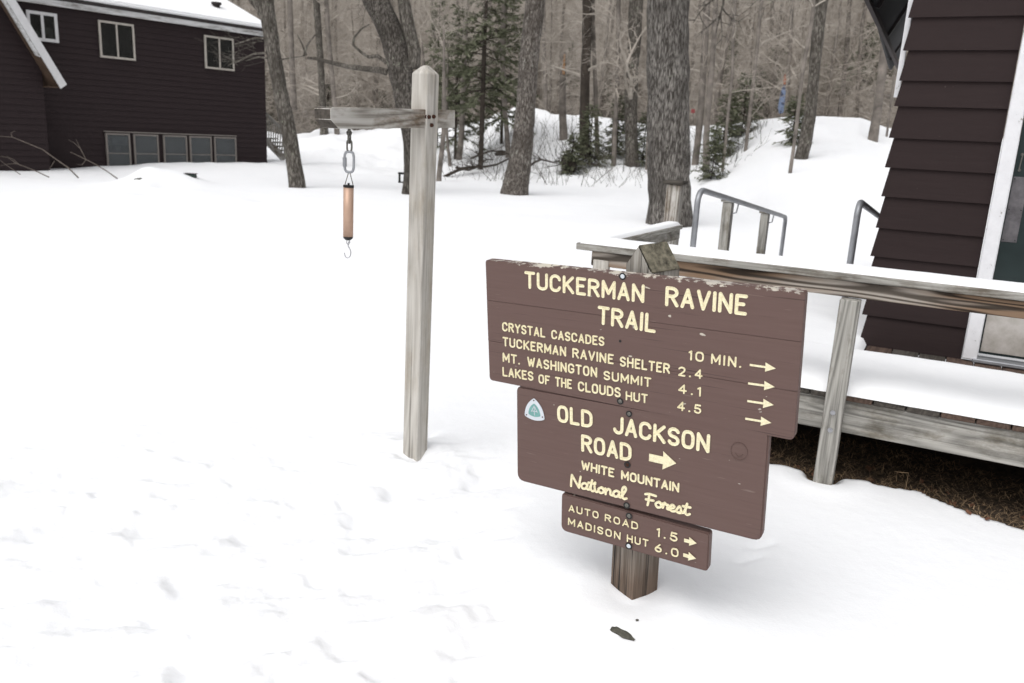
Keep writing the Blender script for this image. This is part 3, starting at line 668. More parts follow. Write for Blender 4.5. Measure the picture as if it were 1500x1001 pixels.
def screw(px,py,parent,r=5.0,bright=True,rusty=False):
    c=suv(px,py); sc=np.linalg.norm(suv(px+1,py)-c); R0=r*sc
    q=[np.array([c[0],c[1],OUT*h]) for h in (-.0005,.0006)]
    m=MB(); m.tube([(c[0],c[1],0),(c[0],c[1],OUT*.0012)],R0,16); h=m.build('washer',M_['black'],parent,SM)
    m=MB(); m.tube([(c[0],c[1],OUT*.0012),(c[0],c[1],OUT*.003)],[R0*.62,R0*.5],12); m.build('screw',M_['emwhite'] if bright else (M_['rust'] if rusty else M_['dullsteel']),parent,SM)
screw(912,405,sign); screw(908.5,588,sign,4.6,False); screw(921.5,606.5,b2,4.4,False); screw(919,681,b2,4.6,False,True); screw(918,740.5,b2,4.6,False); screw(921.5,756,b3,4.6,False); screw(921,800,b3,4.8)
c=suv(908.5,500); m=MB(); m.tube([(c[0],c[1],0),(c[0],c[1],OUT*.0008)],.0045,10); m.build('nail_hole',M_['black'],sign,SM)
# emblem
apex,cl,cr=suv(782.3,583.5),suv(768.8,608.5),suv(797.8,615)
cc=(apex+cl+cr)/3
def reul(k,bulge,n=10):
    P=[cc+(p-cc)*k for p in (apex,cr,cl)]; out=[]
    for i in range(3):
        a,b=P[i],P[(i+1)%3]; mid=(a+b)/2; o=unit(mid-cc)*np.linalg.norm(b-a)*bulge
        for t in np.linspace(0.03,.97,n): out.append(a*(1-t)+b*t+o*4*t*(1-t))
    return out
def plate(name,pts,z0,z1,mat,parent):
    n=len(pts); V=[(p[0],p[1],OUT*z0) for p in pts]+[(p[0],p[1],OUT*z1) for p in pts]; m=MB(); m.add(V,[tuple(range(n,2*n))]+[(i,(i+1)%n,(i+1)%n+n,i+n) for i in range(n)]); return m.build(name,mat,parent,SM)
plate('emblem_plate',reul(1.0,.13),0,.0014,M_['emwhite'],b2); plate('emblem_field',reul(.60,.13),.0014,.0020,M_['emteal'],b2)
m=MB(); s_=.0013
for a,b in (((783.0,595.2),(783.4,607.8)),((782.9,594.6),(778.8,602.6)),((782.9,594.6),(787.6,604.0)),((779.6,601.6),(787.0,603.2))):
    stroke(m,[suv(*a),suv(*b)],s_,.0012)
o=m.build('emblem_symbol',M_['emwhite'],b2,SM); o.matrix_basis=o.matrix_basis@Matrix.Translation((0,0,OUT*.0021))
m=MB()
for p in ((782.3,586.6),(771.6,607.6),(795,611)):
    c=suv(*p); m.tube([(c[0],c[1],OUT*.0014),(c[0],c[1],OUT*.0026)],.0026,8)
m.build('emblem_screw',M_['rust'],b2,SM)
# burnt ring
c=suv(1082.5,661.5); m=MB(); m.tube([(c[0]+math.cos(a)*.026,c[1]+math.sin(a)*.029,OUT*.0001) for a in np.linspace(0,6.283,30,endpoint=False)],.0009,6,closed=True)
m.tube([(c[0]+math.cos(a)*.012,c[1]+.004+math.sin(a)*.013,OUT*.0001) for a in np.linspace(.3,2.8,10)],.0008,6); m.build('scratched_ring',M_['signB'],b2,SM)
# post of the sign: house-shaped top, mossy slopes
rot=math.radians(27); ca,sa=math.cos(rot),math.sin(rot)
topc=suv(937,395); botc=suv(927,872)
def postpt(px,py,back): q=suv(px,py); return SO+U*q[0]+Vd*q[1]-Nn*back
Ptop=postpt(936,395,TH+.083); Pbot=postpt(911,862,TH+.083); Pbot=np.array([Pbot[0],Pbot[1],Pbot[2]])
ax=unit(Ptop-Pbot); Hn=np.array([Nn[0],Nn[1],0]); Hn=unit(Hn); fn=unit(np.array([Hn[0]*ca+Hn[1]*sa,-Hn[0]*sa+Hn[1]*ca,0])); fn=unit(fn-(fn@ax)*ax); sdv=unit(np.cross(fn,ax)); sdv=sdv if sdv@U>0 else -sdv
hw=.062; Lp=float((Ptop-Pbot)@ax); base=Pbot-ax*.12; Lp+=.12
m=MB()   # local x along the axis, y across the front, z backwards
def lp(x,y,z): return (x,y,z)
top0=Lp-.015; apx=Lp+.058
for sgn in (1,):
    m.add([lp(0,-hw,-hw),lp(0,hw,-hw),lp(0,hw,hw),lp(0,-hw,hw),lp(top0,-hw,-hw),lp(top0,hw,-hw),lp(top0,hw,hw),lp(top0,-hw,hw),lp(apx,-.004,-hw),lp(apx,-.004,hw)],
      [(0,1,2,3),(1,0,4,8,5),(2,1,5,6),(3,2,6,9,7),(0,3,7,4)])
post=m.build('post',M_['signpost'],sign,frame(base,ax,sdv,-fn))
bevel_mesh(post.data,.003)
m=MB(); m.hexa([lp(top0-.002,hw+.002,-hw+.004),lp(top0-.002,hw+.002,hw-.004),lp(apx,-.004,hw-.004),lp(apx,-.004,-hw+.004)],[lp(top0+.002,hw+.004,-hw+.004),lp(top0+.002,hw+.004,hw-.004),lp(apx+.004,-.003,hw-.004),lp(apx+.004,-.003,-hw+.004)])
m.hexa([lp(top0,-hw-.002,-hw+.004),lp(apx,-.004,-hw+.004),lp(apx,-.004,hw-.004),lp(top0,-hw-.002,hw-.004)],[lp(top0+.004,-hw-.002,-hw+.004),lp(apx+.004,-.005,-hw+.004),lp(apx+.004,-.005,hw-.004),lp(top0+.004,-hw-.002,hw-.004)])
m.build('post_top',M_['moss'],sign,frame(base,ax,sdv,-fn))
# ------------------------------------------------------------------ scale post
bq=onz(608,664,0); bdir=unit([.50,.866,0]); bn=unit([.866,-.50,0])
gp=thing('scale_post',bq,'tall weathered wooden post with a cross arm standing in the snow','post')
lean=unit(np.array([0.006,0,1.])); hw2=.0455
topz=ony(620,108,bq[1])[2]; apz=ony(618,96,bq[1])[2]
m=MB(); Lz=topz+.1; mp=[]
m.add([(0,-hw2,-hw2),(0,hw2,-hw2),(0,hw2,hw2),(0,-hw2,hw2),(Lz,-hw2,-hw2),(Lz,hw2,-hw2),(Lz,hw2,hw2),(Lz,-hw2,hw2)]+[(Lz+apz-topz,sx*.012,sy*.012) for sx,sy in ((-1,-1),(1,-1),(1,1),(-1,1))],
  [(3,2,1,0),(0,1,5,4),(1,2,6,5),(2,3,7,6),(3,0,4,7),(4,5,9,8),(5,6,10,9),(6,7,11,10),(7,4,8,11),(8,9,10,11)])
po=m.build('post',M_['post'],gp,frame(bq-lean*.1,lean,unit(np.cross(lean,np.cross(bdir,lean))),unit(np.cross(lean,bdir)))); bevel_mesh(po.data,.004)
# arm
def on_beam(px,py):   # point on the arm's right-front face plane
    return onpl(px,py,bq+bn*.0475,bn)
aL=on_beam(485,175); aR=on_beam(667,176); zt1=on_beam(520,160)[2]; zb1=on_beam(520,192)[2]; zt2=on_beam(652,163)[2]; zb2=on_beam(652,188)[2]
print('arm',aL,aR,zt1,zb1,zt2,zb2)
zt_=(zt1+zt2)/2; zb_=(zb1+zb2)/2; La=(aR-aL)@bdir; h_=zt_-zb_
wA=.088
def armpt(x,y,z): return (x,y,z)
ch=.022
m=MB(); slope=(zt2-zt1)/((on_beam(652,163)-on_beam(520,160))@bdir)
m.add([(0,0,h_*.42),(0,wA,h_*.42),(0,wA,h_-.006),(0,.0,h_-.006),(.045,0,0),(.045,wA,0),(.012,wA,h_),(.012,0,h_),(La,0,0),(La,wA,0),(La,wA,h_),(La,0,h_)],
  [(0,3,2,1),(0,1,5,4),(1,2,6,5),(2,3,7,6),(3,0,4,7),(4,5,9,8),(5,6,10,9),(6,7,11,10),(7,4,8,11),(8,9,10,11)])
M_['endgrain']=plain('dark_weathered_end_wood',(.075,.065,.055),.95,var=.5,sc=40)
exA=unit(bdir+zz*slope); ao=np.array([aL[0],aL[1],zt1-slope*0-h_]); 
arm=m.build('cross_arm',M_['beam'],gp,frame(ao,exA,-bn,unit(np.cross(exA,-bn)))); arm.data.materials.append(M_['endgrain'])
for i_ in range(4): arm.data.polygons[i_].material_index=1
bevel_mesh(arm.data,.002)
for px,py in ((625.5,171.5),(632.5,171),(629.5,183.5)):
    q=onpl(px,py,bq+bn*.0465,bn); m=MB(); m.tube([q-bn*.002,q+bn*.006],.0165,12); m.tube([q+bn*.006,q+bn*.017],[.0105,.009],6); m.build('bolt',M_['rust'],gp)
snw=MB(); 
for i in range(15):
    pass
# hanging scale
hp=on_beam(511.5,190)-bn*.045; hy=hp[1]
def H_(px,py,o=0.): q=ony(px,py,hy); return np.array([q[0],hy+o,q[2]])
hs_=thing('hanging_scale',H_(511,192),'copper-coloured tube scale hanging on chain links from the wooden arm','scale')
def ring(cx,cy,rx,ry,rad,name,mat,planeX=True,n=22,sq=1.0):
    c=H_(cx,cy); s=np.linalg.norm(H_(cx+1,cy)-c); P=[]
    for a in np.linspace(0,2*math.pi,n,endpoint=False):
        co,si=math.cos(a),math.sin(a); u=math.copysign(abs(co)**sq,co)*rx*s; v=math.copysign(abs(si)**sq,si)*ry*s
        P.append(c+np.array([u,0,v]) if planeX else c+np.array([u*.25,u,v]))
    m=MB(); m.tube(P,rad*s,8,closed=True); return m.build(name,mat,hs_,smooth=True)
m=MB(); m.tube([H_(511.5,189),H_(511.5,196)],.006,8); m.tube([H_(511.5,195)+np.array([math.cos(a)*.009,0,math.sin(a)*.009]) for a in np.linspace(0,6.28,12,endpoint=False)],.0035,6,closed=True); m.build('eye_screw',M_['dullsteel'],hs_,smooth=True)
ring(511.7,202,3.2,7.5,1.4,'link',M_['dullsteel'],False,sq=.6); ring(511.8,214,3.4,8.0,1.4,'link',M_['dullsteel'],True,sq=.6)
ring(511.5,237.5,6.8,14.5,1.9,'quick_link',M_['galv'],True,26,.55)
m=MB(); m.tube([H_(504.8,231),H_(504.9,244)],.0085,8); m.build('link_nut',M_['galv'],hs_)
m=MB(); m.tube([H_(504.5,273.5),H_(510.6,253),H_(511.6,252),H_(512.6,253),H_(517.5,273)],.0019,6); m.build('wire_bail',M_['dullsteel'],hs_)
s_=np.linalg.norm(H_(512,300)-H_(511,300))
m=MB(); m.tube([H_(510.6,274.5),H_(509.9,347)],7.4*s_,24); m.build('copper_tube',M_['copper'],hs_,smooth=False).data.polygons.foreach_set('use_smooth',[True]*24+[False]*2)
m=MB(); m.tube([H_(510.7,271.5),H_(510.6,274.6)],7.9*s_,20); m.tube([H_(510.7,268.5),H_(510.7,272)],1.6*s_,8); m.build('end_cap',M_['black'],hs_)
m=MB(); m.tube([H_(509.9,346.9),H_(509.9,349.5),H_(509.8,352)],[7.6*s_,6.5*s_,3.5*s_],20); m.build('end_cap',M_['black'],hs_)
P=[(508.5,351),(507.5,356),(510.5,359),(512.6,355.5),(511.4,352)]; m=MB(); m.tube([H_(*p) for p in P],.7*s_,6); m.build('ring',M_['steel'],hs_)
P=[(511.5,354),(509.8,357.5),(510.2,361),(512.5,365),(514,370),(512.8,375.5),(509.5,378),(505.8,376),(504.6,370.5)]; m=MB(); m.tube([H_(*smooth_) for smooth_ in smooth(P,3)],.75*s_,6); m.build('hook',M_['steel'],hs_,smooth=True)
# ------------------------------------------------------------------ lodge on the left
lod=thing('lodge',B(-4,0,0),'long dark brown lodge with a snowy roof and cream windows','building')
ZT=4.56; s_left=-12.0
m=MB(); m.box((0,0,0),*I3,-s_left,7.0,ZT+.6); lw=m.build('wall',M_['sideL'],lod,frame(B(s_left,-7.04,-.6),dl,nl,zz))
z_=-.45; 
while z_<ZT:
    z1=min(z_+.172,ZT); m=MB(); th=.030
    m.hexa([(0,th,0),(0,0,0),(-s_left,0,0),(-s_left,th,0)],[(0,.008,z1-z_+.01),(0,-.002,z1-z_+.01),(-s_left,-.002,z1-z_+.01),(-s_left,.008,z1-z_+.01)]); m.build('siding_board',M_['sideL'],lw,frame(B(s_left,-.035,z_),dl,nl,zz)); z_+=.172
# z windows
def window(px0,px1,py,ztop,zbot,mat,vertical=True,fw=.055,par=lod,o=.0,inside=None):
    sa_=bpx(px0,py)[0]; sb=bpx(px1,py)[0]; Wd=sb-sa_; Hh=ztop-zbot; P0=B(sa_,.012+o,zbot)
    m=MB(); X,Y,Z=I3; m.box((0,0,0),X,Y,Z,Wd,.05,fw); m.box((0,0,Hh-fw),X,Y,Z,Wd,.05,fw); m.box((0,0,fw),X,Y,Z,fw,.05,Hh-2*fw); m.box((Wd-fw,0,fw),X,Y,Z,fw,.05,Hh-2*fw)
    wn=m.build('window',mat,par,frame(P0,dl,nl,zz))
    mw=fw*.9
    m=MB()
    if vertical: m.box((Wd/2-mw/2,.004,fw+.001),X,Y,Z,mw,.042,Hh-2*fw-.002)
    else: m.box((fw+.001,.004,Hh*.44),X,Y,Z,Wd-2*fw-.002,.03,fw*.55)
    m.build('mullion',mat,wn,frame(P0,dl,nl,zz))
    m=MB(); m.box((fw*.9,.002,fw*.9),X,Y,Z,Wd-1.8*fw,.004,Hh-1.8*fw); m.build('room_dark',M_['interior'],wn,frame(P0,dl,nl,zz))
    if inside: inside(wn,P0,Wd,Hh)
    if vertical: R_=[(fw,Wd/2-mw/2,fw,Hh-fw),(Wd/2+mw/2,Wd-fw,fw,Hh-fw)]
    else: R_=[(fw,Wd-fw,fw,Hh*.44),(fw,Wd-fw,Hh*.44+fw*.55,Hh-fw)]
    for x0,x1,y0,y1 in R_:
        m=MB(); m.box((x0+.001,.026,y0+.001),X,Y,Z,x1-x0-.002,.004,y1-y0-.002); m.build('pane',M_['glass'] if vertical else M_['glass2'],wn,frame(P0,dl,nl,zz))
    return wn
def in0(wn,P0,Wd,Hh):
    m=MB(); m.box((Wd*.2,.008,.1),*I3,Wd*.22,.004,Hh*.22); m.box((Wd*.55,.008,.1),*I3,Wd*.3,.004,Hh*.35); m.build('curtain',M_['paper'],wn,frame(P0,dl,nl,zz))
def in1(wn,P0,Wd,Hh):
    m=MB(); m.box((Wd*.28,.008,Hh*.68),*I3,Wd*.62,.004,Hh*.24); m.add([(Wd*.38,.009,Hh*.66),(Wd*.60,.009,Hh*.66),(Wd*.55,.009,Hh*.5),(Wd*.43,.009,Hh*.5)],[(0,1,2,3)]); m.build('paper',M_['whitetrim'],wn,frame(P0,dl,nl,zz))
window(39,83.5,40,4.36,3.57,M_['whitetrim'],fw=.085,inside=in0)
window(144.5,196,60,4.36,3.30,M_['cream'],fw=.06); window(299,341.5,80,4.35,3.30,M_['cream'],fw=.06)
for i,(a,b) in enumerate(((154.5,190),(195.2,231.3),(238.5,273),(277,309),(313,345))): window(a,b,215,1.09,-.02,M_['taupe'],False,.05,inside=in1 if i==0 else None)
a=bpx(153,215)[0]; b=bpx(346,215)[0]; board('window_header',B(a,.0,1.12),dl,nl,zz,b-a,.05,.035,M_['taupe'],lod,.003)
# roof
cor=B(.05,.10,4.84); q=onpl(322,0,cor,dl); run=-(q-cor)@nl; rise=q[2]-cor[2]; print('lodge roof',run,rise)
pit=max(.3,min(1.1,rise/max(.1,run))); rn=5.0
up=-nl+zz*pit; up/=np.linalg.norm(up); nr_=unit(np.cross(dl,up)); nr_=nr_ if nr_[2]>0 else -nr_
LR=math.hypot(rn,rn*pit)
board('fascia',B(s_left,.09,4.56),dl,zz,nl,-s_left+.08,.20,.03,M_['fascia'],lod,.004)
m=MB(); m.box((0,0,0),*I3,-s_left+.12,LR,.10); m.build('roof',M_['brownmetal'],lod,frame(B(s_left,.13,4.72),dl,up,nr_))
m=MB(); m.box((0,0,0),*I3,.04,LR,.16); m.build('roof_edge_board',M_['fascia'],lod,frame(B(.125,.13,4.72)-nr_*.03,dl,up,nr_))
m=MB(); P0=B(.07,-.04,4.56); P1=B(.07,-7,4.56); P2=B(.07,-5,4.5+5*pit); m.add([P0,P1,P2,P0-dl*.1,P1-dl*.1,P2-dl*.1],[(0,1,2),(5,4,3),(0,3,4,1),(1,4,5,2),(2,5,3,0)]); m.build('gable_wall',M_['sideL'],lod)
m=MB(); m.box((-.03,-.02,0),*I3,-s_left+.16,LR,.13); me=m.mesh('roof_snow',M_['snow']); bevel_mesh(me,.05,3); tag(link('roof_snow',me,None,frame(B(s_left,.13,4.72)+nr_*.103,dl,up,nr_)),'smooth snow blanket on the lodge roof','snow',kind='stuff')
q=onpl(317,6,cor-dl*1.2-nl*2.2,dl); m=MB(); m.tube([q-zz*1.6,q-zz*.02],.12,12); m.tube([q-zz*.02,q+zz*.05],.17,12); m.build('chimney_pipe',M_['brownmetal'],lod)
# wing with steep roof
wo_=.9; ro=1.5
def bq2(px,py,o): q=onpl(px,py,B0+nl*o,nl)-B0; return q@dl,q[2]
sc_,_=bq2(70,200,wo_)
ra=bq2(9.8,0,ro); rb=bq2(89.5,130,ro); rc_=bq2(98,124,ro); rd=bq2(23.8,0,ro)
vec=np.array([ra[0]-rb[0],ra[1]-rb[1]]); vec/=np.linalg.norm(vec)
ext=9.0
wing=thing('lodge_wing',B(sc_,wo_,0),'steep-roofed gable wing projecting from the left end of the lodge','building')
m=MB(); wl_top=lambda s:rb[1]+(rb[0]-s)*(-vec[1]/vec[0])   # height of the roof line at s
z_=-.45; m=MB(); m.hexa([B(sc_-6,wo_-.04,-.6),B(sc_,wo_-.04,-.6),B(sc_,-.0,-.6),B(sc_-6,0,-.6)],[B(sc_-6,wo_-.04,5.2),B(min(sc_,rb[0]-(5.2-rb[1])*(-vec[0]/vec[1])),wo_-.04,5.2),B(min(sc_,rb[0]-(5.2-rb[1])*(-vec[0]/vec[1])),0,5.2),B(sc_-6,0,5.2)])
ww=MB(); ztop=wl_top(sc_)-.05
ww.hexa([B(sc_-6,wo_-.04,-.6),B(sc_,wo_-.04,-.6),B(sc_,0,-.6),B(sc_-6,0,-.6)],[B(sc_-6,wo_-.04,2.3),B(sc_,wo_-.04,2.3),B(sc_,0,2.3),B(sc_-6,0,2.3)])
wgw=ww.build('wall',M_['sideL'],wing)
while z_<7.5:
    se=min(sc_,rb[0]+ (z_-rb[1])*(vec[0]/vec[1])+.05) ; se2=min(sc_,rb[0]+(z_+.172-rb[1])*(vec[0]/vec[1])+.05); L=sc_-6
    m=MB(); th=.03
    m.hexa([(L,th,0),(L,-.02,0),(se,-.02,0),(se,th,0)],[(L,.008,.182),(L,-.03,.182),(se2,-.03,.182),(se2,.008,.182)])
    m.build('siding_board',M_['sideL'],wgw,frame(B(0,wo_-.035,z_),dl,nl,zz)); z_+=.172
def rp(pt,o): return B(pt[0],o,pt[1])
def ext_(pt,k): return (pt[0]+vec[0]*k,pt[1]+vec[1]*k)
m=MB(); m.hexa([rp(rb,ro),rp(rc_,ro),rp(rc_,ro-.05),rp(rb,ro-.05)],[rp(ext_(rb,ext),ro),rp(ext_(rc_,ext),ro),rp(ext_(rc_,ext),ro-.05),rp(ext_(rb,ext),ro-.05)]); m.build('rake_board',M_['whitetrim'],wing)
ri=(rb[0]-.10,rb[1]+.03)
m=MB(); k0=.9; m.hexa([rp(ext_(ri,k0),ro-.06),rp(ext_(rb,k0),ro-.06),rp(ext_(rb,k0),ro-.14),rp(ext_(ri,k0),ro-.14)],[rp(ext_(ri,ext),ro-.06),rp(ext_(rb,ext),ro-.06),rp(ext_(rb,ext),ro-.14),rp(ext_(ri,ext),ro-.14)]); m.build('rake_shadow_strip',M_['fascia'],wing)  # duller strip built in for the shadow along the rake board's inner edge
m=MB(); m.hexa([rp((rb[0]+.02,rb[1]+.03),ro-.051),rp(rc_,ro-.051),rp(rc_,-.2),rp((rb[0]+.02,rb[1]+.03),-.2)],[rp(ext_((rb[0]+.02,rb[1]+.03),ext),ro-.051),rp(ext_(rc_,ext),ro-.051),rp(ext_(rc_,ext),-.2),rp(ext_((rb[0]+.02,rb[1]+.03),ext),-.2)]); m.build('roof',M_['soffit'],wing)
m=MB(); m.box((0,0,0),*I3,.28,.55,.02); m.build('soffit',M_['soffit'],wing,frame(B(sc_-.02,wo_,rb[1]+.02),dl,nl,zz))
# outdoor stair beyond the lodge corner
st0=B(1.0,-2.0,0); stt=thing('outdoor_stair',st0,'wooden stair with a railing behind the right corner of the lodge','stair')
Ys=33.5; tp=ony(389,166,Ys); bt=ony(420,196,Ys); tp2=ony(389,205,Ys); bt2=ony(417,234,Ys)
def beam(name,a,b,w,h,mat,par):
    ex=unit(b-a); ey=unit(np.cross(zz,ex)); ez=np.cross(ex,ey); return board(name,a-ey*w/2-ez*h/2,ex,ey,ez,float(np.linalg.norm(b-a)),w,h,mat,par,0)
beam('handrail',tp,bt,.06,.10,M_['grey'],stt); beam('stringer',tp2,bt2,.06,.26,M_['beam'],stt)
for i in range(9):
    f=(i+.5)/9; a=tp2+(bt2-tp2)*f; b=tp+(bt-tp)*f; beam('baluster',a,b,.04,.04,M_['grey'],stt)
for i in range(5):
    f=(i+.5)/5; a=tp2+(bt2-tp2)*f; board('tread',a+np.array([-.15,0,.1]),I3[0],I3[1],I3[2],.3,1.0,.05,M_['grey'],stt,0)
# ------------------------------------------------------------------ small things in the snow
def chunk(name,p,sx,sy,sz,mat,label,cat,yaw=0):
    bm=bmesh.new(); bmesh.ops.create_icosphere(bm,subdivisions=3,radius=1)
    for v in bm.verts:
        n=1+.35*(float(fbm(np.array(v.co.x*2+p[0]*7),np.array(v.co.y*2+v.co.z*3),3))); tp_=1-.45*v.co.x+.25*math.sin(v.co.x*5); v.co=Vector((v.co.x*sx*n,v.co.y*sy*n*tp_,v.co.z*sz*n))
    me=bpy.data.meshes.new(name); bm.to_mesh(me); bm.free(); me.materials.append(mat)
    o=bpy.data.objects.new(name,me); COL.objects.link(o); o.location=Vector(p); o.rotation_euler=(0,0,yaw); return tag(o,label,cat)
M_['barkbit']=plain('grey_green_bark_piece',(.085,.082,.066),.9,var=.4,sc=90)
q=onz(912,931,0); q[2]=float(gz(q[0:1],q[1:2])[0])+.004; chunk('bark_chip',q,.050,.016,.009,M_['barkbit'],'slim grey-green bark chip lying on the snow in front of the sign post','bark',-.75)
q=onz(933,914.5,0); q[2]=float(gz(q[0:1],q[1:2])[0])+.003; chunk('bark_crumb',q,.006,.004,.004,M_['barkbit'],'tiny dark crumb of bark on the snow just behind the larger chip','bark',.2)
q=hit(205,267); chunk('stone',q+zz*.03,.13,.10,.07,M_['barkbit'],'brown stone poking out of the left side of the snow mound by the lodge','stone')
q=hit(277,258); bx=thing('utility_box',q,'small dark green box top sticking out of the snow below the lodge windows','box')
board('box_body',q+np.array([-.12,0,-.2]),*I3,.24,.2,.24,plain('dark_green_box',(.03,.05,.04),.6),bx,.01); board('box_lid',q+np.array([-.14,-.02,.042]),*I3,.28,.24,.02,M_['black'],bx,.01)
Y3=24.2; q=ony(587,262,Y3); bx=thing('dark_bracket',q,'dark metal bracket on the snow left of the scale post','bracket')
board('upright',ony(583.5,268,Y3),*I3,.06,.06,.30,M_['black'],bx,.005); board('top_plate',ony(583,255.5,Y3),*I3,.22,.06,.06,M_['black'],bx,.005); board('foot',ony(583,268,Y3),*I3,.22,.06,.04,M_['black'],bx,.005)
for i in range(30):
    s_=random.uniform(-.6,1.1); t_=soil_front(s_)+random.uniform(-.05,.38); p=D(s_,t_,0); z=max(gz1(p[0],p[1]),-.05)+.008
    m=MB(); L=random.uniform(.025,.045); a=random.uniform(0,6.28); ex=np.array([math.cos(a),math.sin(a),0]); ey=np.array([-math.sin(a),math.cos(a),0]); c=np.array([p[0],p[1],z])
    P=[c+ex*L*u+ey*L*.5*math.sin(u*math.pi)*sg+zz*(.01*math.sin(u*9+i)+.004*sg) for u,sg in ((0,0),(.3,1),(.7,1),(1,0),(.7,-1),(.3,-1))]
    m.add(P,[(0,1,5),(1,2,4,5),(2,3,4)]); tag(m.build('dead_leaf',M_['leaf']),'curled dead leaf at the edge of the snow under the deck','leaf','dead leaves by the deck')
p=onz(1326,742-22,-.04); m=MB(); m.tube([p,p+np.array([.0,0,.07]),p+np.array([-.0,.0,.10]),p+np.array([-.06,.02,.095])],.0018,5)
tag(m.build('grass_stalk',M_['litter']),'bent pale grass stalk rising from the bare soil under the deck','grass')
# ------------------------------------------------------------------ trees
def extend(path,up_to,wob=.12):
    path=[np.array(p,float) for p in path]; d=unit(path[-1]-path[-2]); d=unit(d+np.array([0,0,1.2]))
    while path[-1][2]<up_to: path.append(path[-1]+d*1.2+np.array([random.uniform(-wob,wob),random.uniform(-wob,wob),0]))
    return path
def resample(P,R_,step):
    P=np.array(P);R_=np.array(R_); L=np.concatenate([[0],np.cumsum(np.linalg.norm(np.diff(P,axis=0),axis=1))]); n=max(2,int(L[-1]/step)); t=np.linspace(0,L[-1],n)
    # smooth by catmull through interpolation of smoothed points
    out=np.stack([np.interp(t,L,P[:,i]) for i in range(3)],-1); k=np.array([.25,.5,.25])
    for _ in range(3): out[1:-1]=out[:-2]*.25+out[1:-1]*.5+out[2:]*.25
    return out,np.interp(t,L,R_)
def branch(m,p,d,L,r,depth,sides=4,droop=0.0,spread=.7,nchild=5,seg=5,wob=.16,flat=.6):
    P=[p]; dd=unit(d)
    for i in range(seg):
        dd=unit(dd+np.array([random.gauss(0,wob),random.gauss(0,wob),random.gauss(0,wob*.7)-droop])); P.append(P[-1]+dd*L/seg)
    m.tube(P,np.linspace(r,max(r*.25,.003),seg+1),max(3,sides),cap=False)
    if depth<=0: return
    for i in range(nchild):
        f=random.uniform(.2,1); j=min(seg-1,int(f*seg)); q=P[j]+(P[j+1]-P[j])*(f*seg-j); t=unit(P[j+1]-P[j])
        side=unit(np.cross(t,[random.gauss(0,1),random.gauss(0,1),random.gauss(0,.6)])); nd=unit(t*(1-spread*.5)+side*spread+np.array([0,0,.12]))
        branch(m,q,nd,L*random.uniform(.35,.6),r*random.uniform(.35,.55),depth-1,3,droop,spread,nchild,max(3,seg-1),wob)
def big_tree(name,pxs,label,mat,twmat=None,Y=None,h=11,limbs=10,low=3.0,group=None,sides=18,cat='tree',extra=None):
    base=hit(pxs[0][0],pxs[0][1]) if Y is None else ony(pxs[0][0],pxs[0][1],Y)
    Yb=base[1]; sc=Yb/FPX*1.03; path=[];rad=[]
    path.append(base+np.array([0,0,-.4])-0*zz); rad.append(pxs[0][2]*sc/2*1.12)
    for (x,y,w_) in pxs: path.append(ony(x,y,Yb)); rad.append(w_*sc/2)
    n0=len(path); 
    if h: path=extend(path,h); rad+=list(np.linspace(rad[-1],rad[-1]*.35,len(path)-n0))
    P,R_=resample(path,rad,.22); t=thing(name,(base[0],base[1],gz1(base[0],base[1])),label,cat,group)
    m=MB(); m.tube(P,R_,sides,jit=.055); m.build('trunk',mat,t,smooth=True)
    m=MB(); n=len(P)
    for i in range(limbs):
        c=[j for j in range(n) if P[j][2]>low]; 
        if not c: break
        j=random.choice(c); a=random.uniform(0,6.28); d=np.array([math.cos(a),math.sin(a),random.uniform(.1,.9)])
        branch(m,P[j],d,random.uniform(1.8,3.8),R_[j]*random.uniform(.22,.42),3,5,0,.75,5,6)
    if extra: extra(m,Yb,sc)
    m.build('crown',twmat or M_['bark'],t)
    return t
def ex1(m,Yb,sc):   # forked left stem and side branches of the tree by the lodge
    f=lambda x,y:ony(x,y,Yb)
    m.tube([f(391,28),f(382,12),f(372,2),f(355,-22)],[.16,.13,.11,.08],8,cap=False)
    for L_ in ([(404,92),(414,88),(430,85),(446,83)],[(446,83),(452,66),(463,52),(471,40)],[(450,82),(444,66),(437,52)],[(392,58),(376,56),(358,62),(344,66)],[(392,78),(372,80),(352,90),(336,96)],[(394,86),(380,84),(362,90)]):
        m.tube([f(*p)+np.array([0,-.1,0]) for p in L_],np.linspace(.032,.010,len(L_)),5,cap=False)
    for i in range(16):
        p=f(random.uniform(340,392),random.uniform(52,98)); branch(m,p,np.array([-.9,random.uniform(-.4,.4),random.uniform(-.3,.4)]),random.uniform(.4,.9),.006,1,3,0,.6,4,3)
big_tree('bare_tree',[(436,275,24),(431,240,21),(425,205,21),(417,165,20),(409,125,19),(400,75,19),(394,35,20),(389,0,20)],'curved grey tree standing in the snow right of the lodge','x' and M_['bark'],M_['bark'],h=10,limbs=9,low=4.6,extra=ex1)
def ex2(m,Yb,sc):
    f=lambda x,y:ony(x,y,Yb)
    m.tube([f(567,106)+zz*0,f(556,103),f(535,101),f(510,98),f(485,92),f(462,86),(f(450,85))],[.09,.085,.07,.06,.05,.04,.03],7,cap=False)
    m.tube([f(566,92),f(553,82),f(540,84),f(528,76),f(517,66),f(519,55),f(530,42),f(541,36)],[.06,.05,.045,.04,.035,.03,.02,.015],6,cap=False)
    m.tube([f(604,100),f(606,75),f(600,50),f(594,20),f(590,-10)],[.2,.19,.18,.17,.15],10,cap=False)
big_tree('bare_tree',[(597,285,18),(599,255,13),(600,220,16),(600,185,24),(597,150,32),(590,120,34),(583,85,33),(575,50,32),(562,22,32),(548,0,33)],'leaning lichen-spotted tree directly behind the scale post','x' and M_['barklich'],M_['bark'],h=10,limbs=9,low=4.4,extra=ex2)
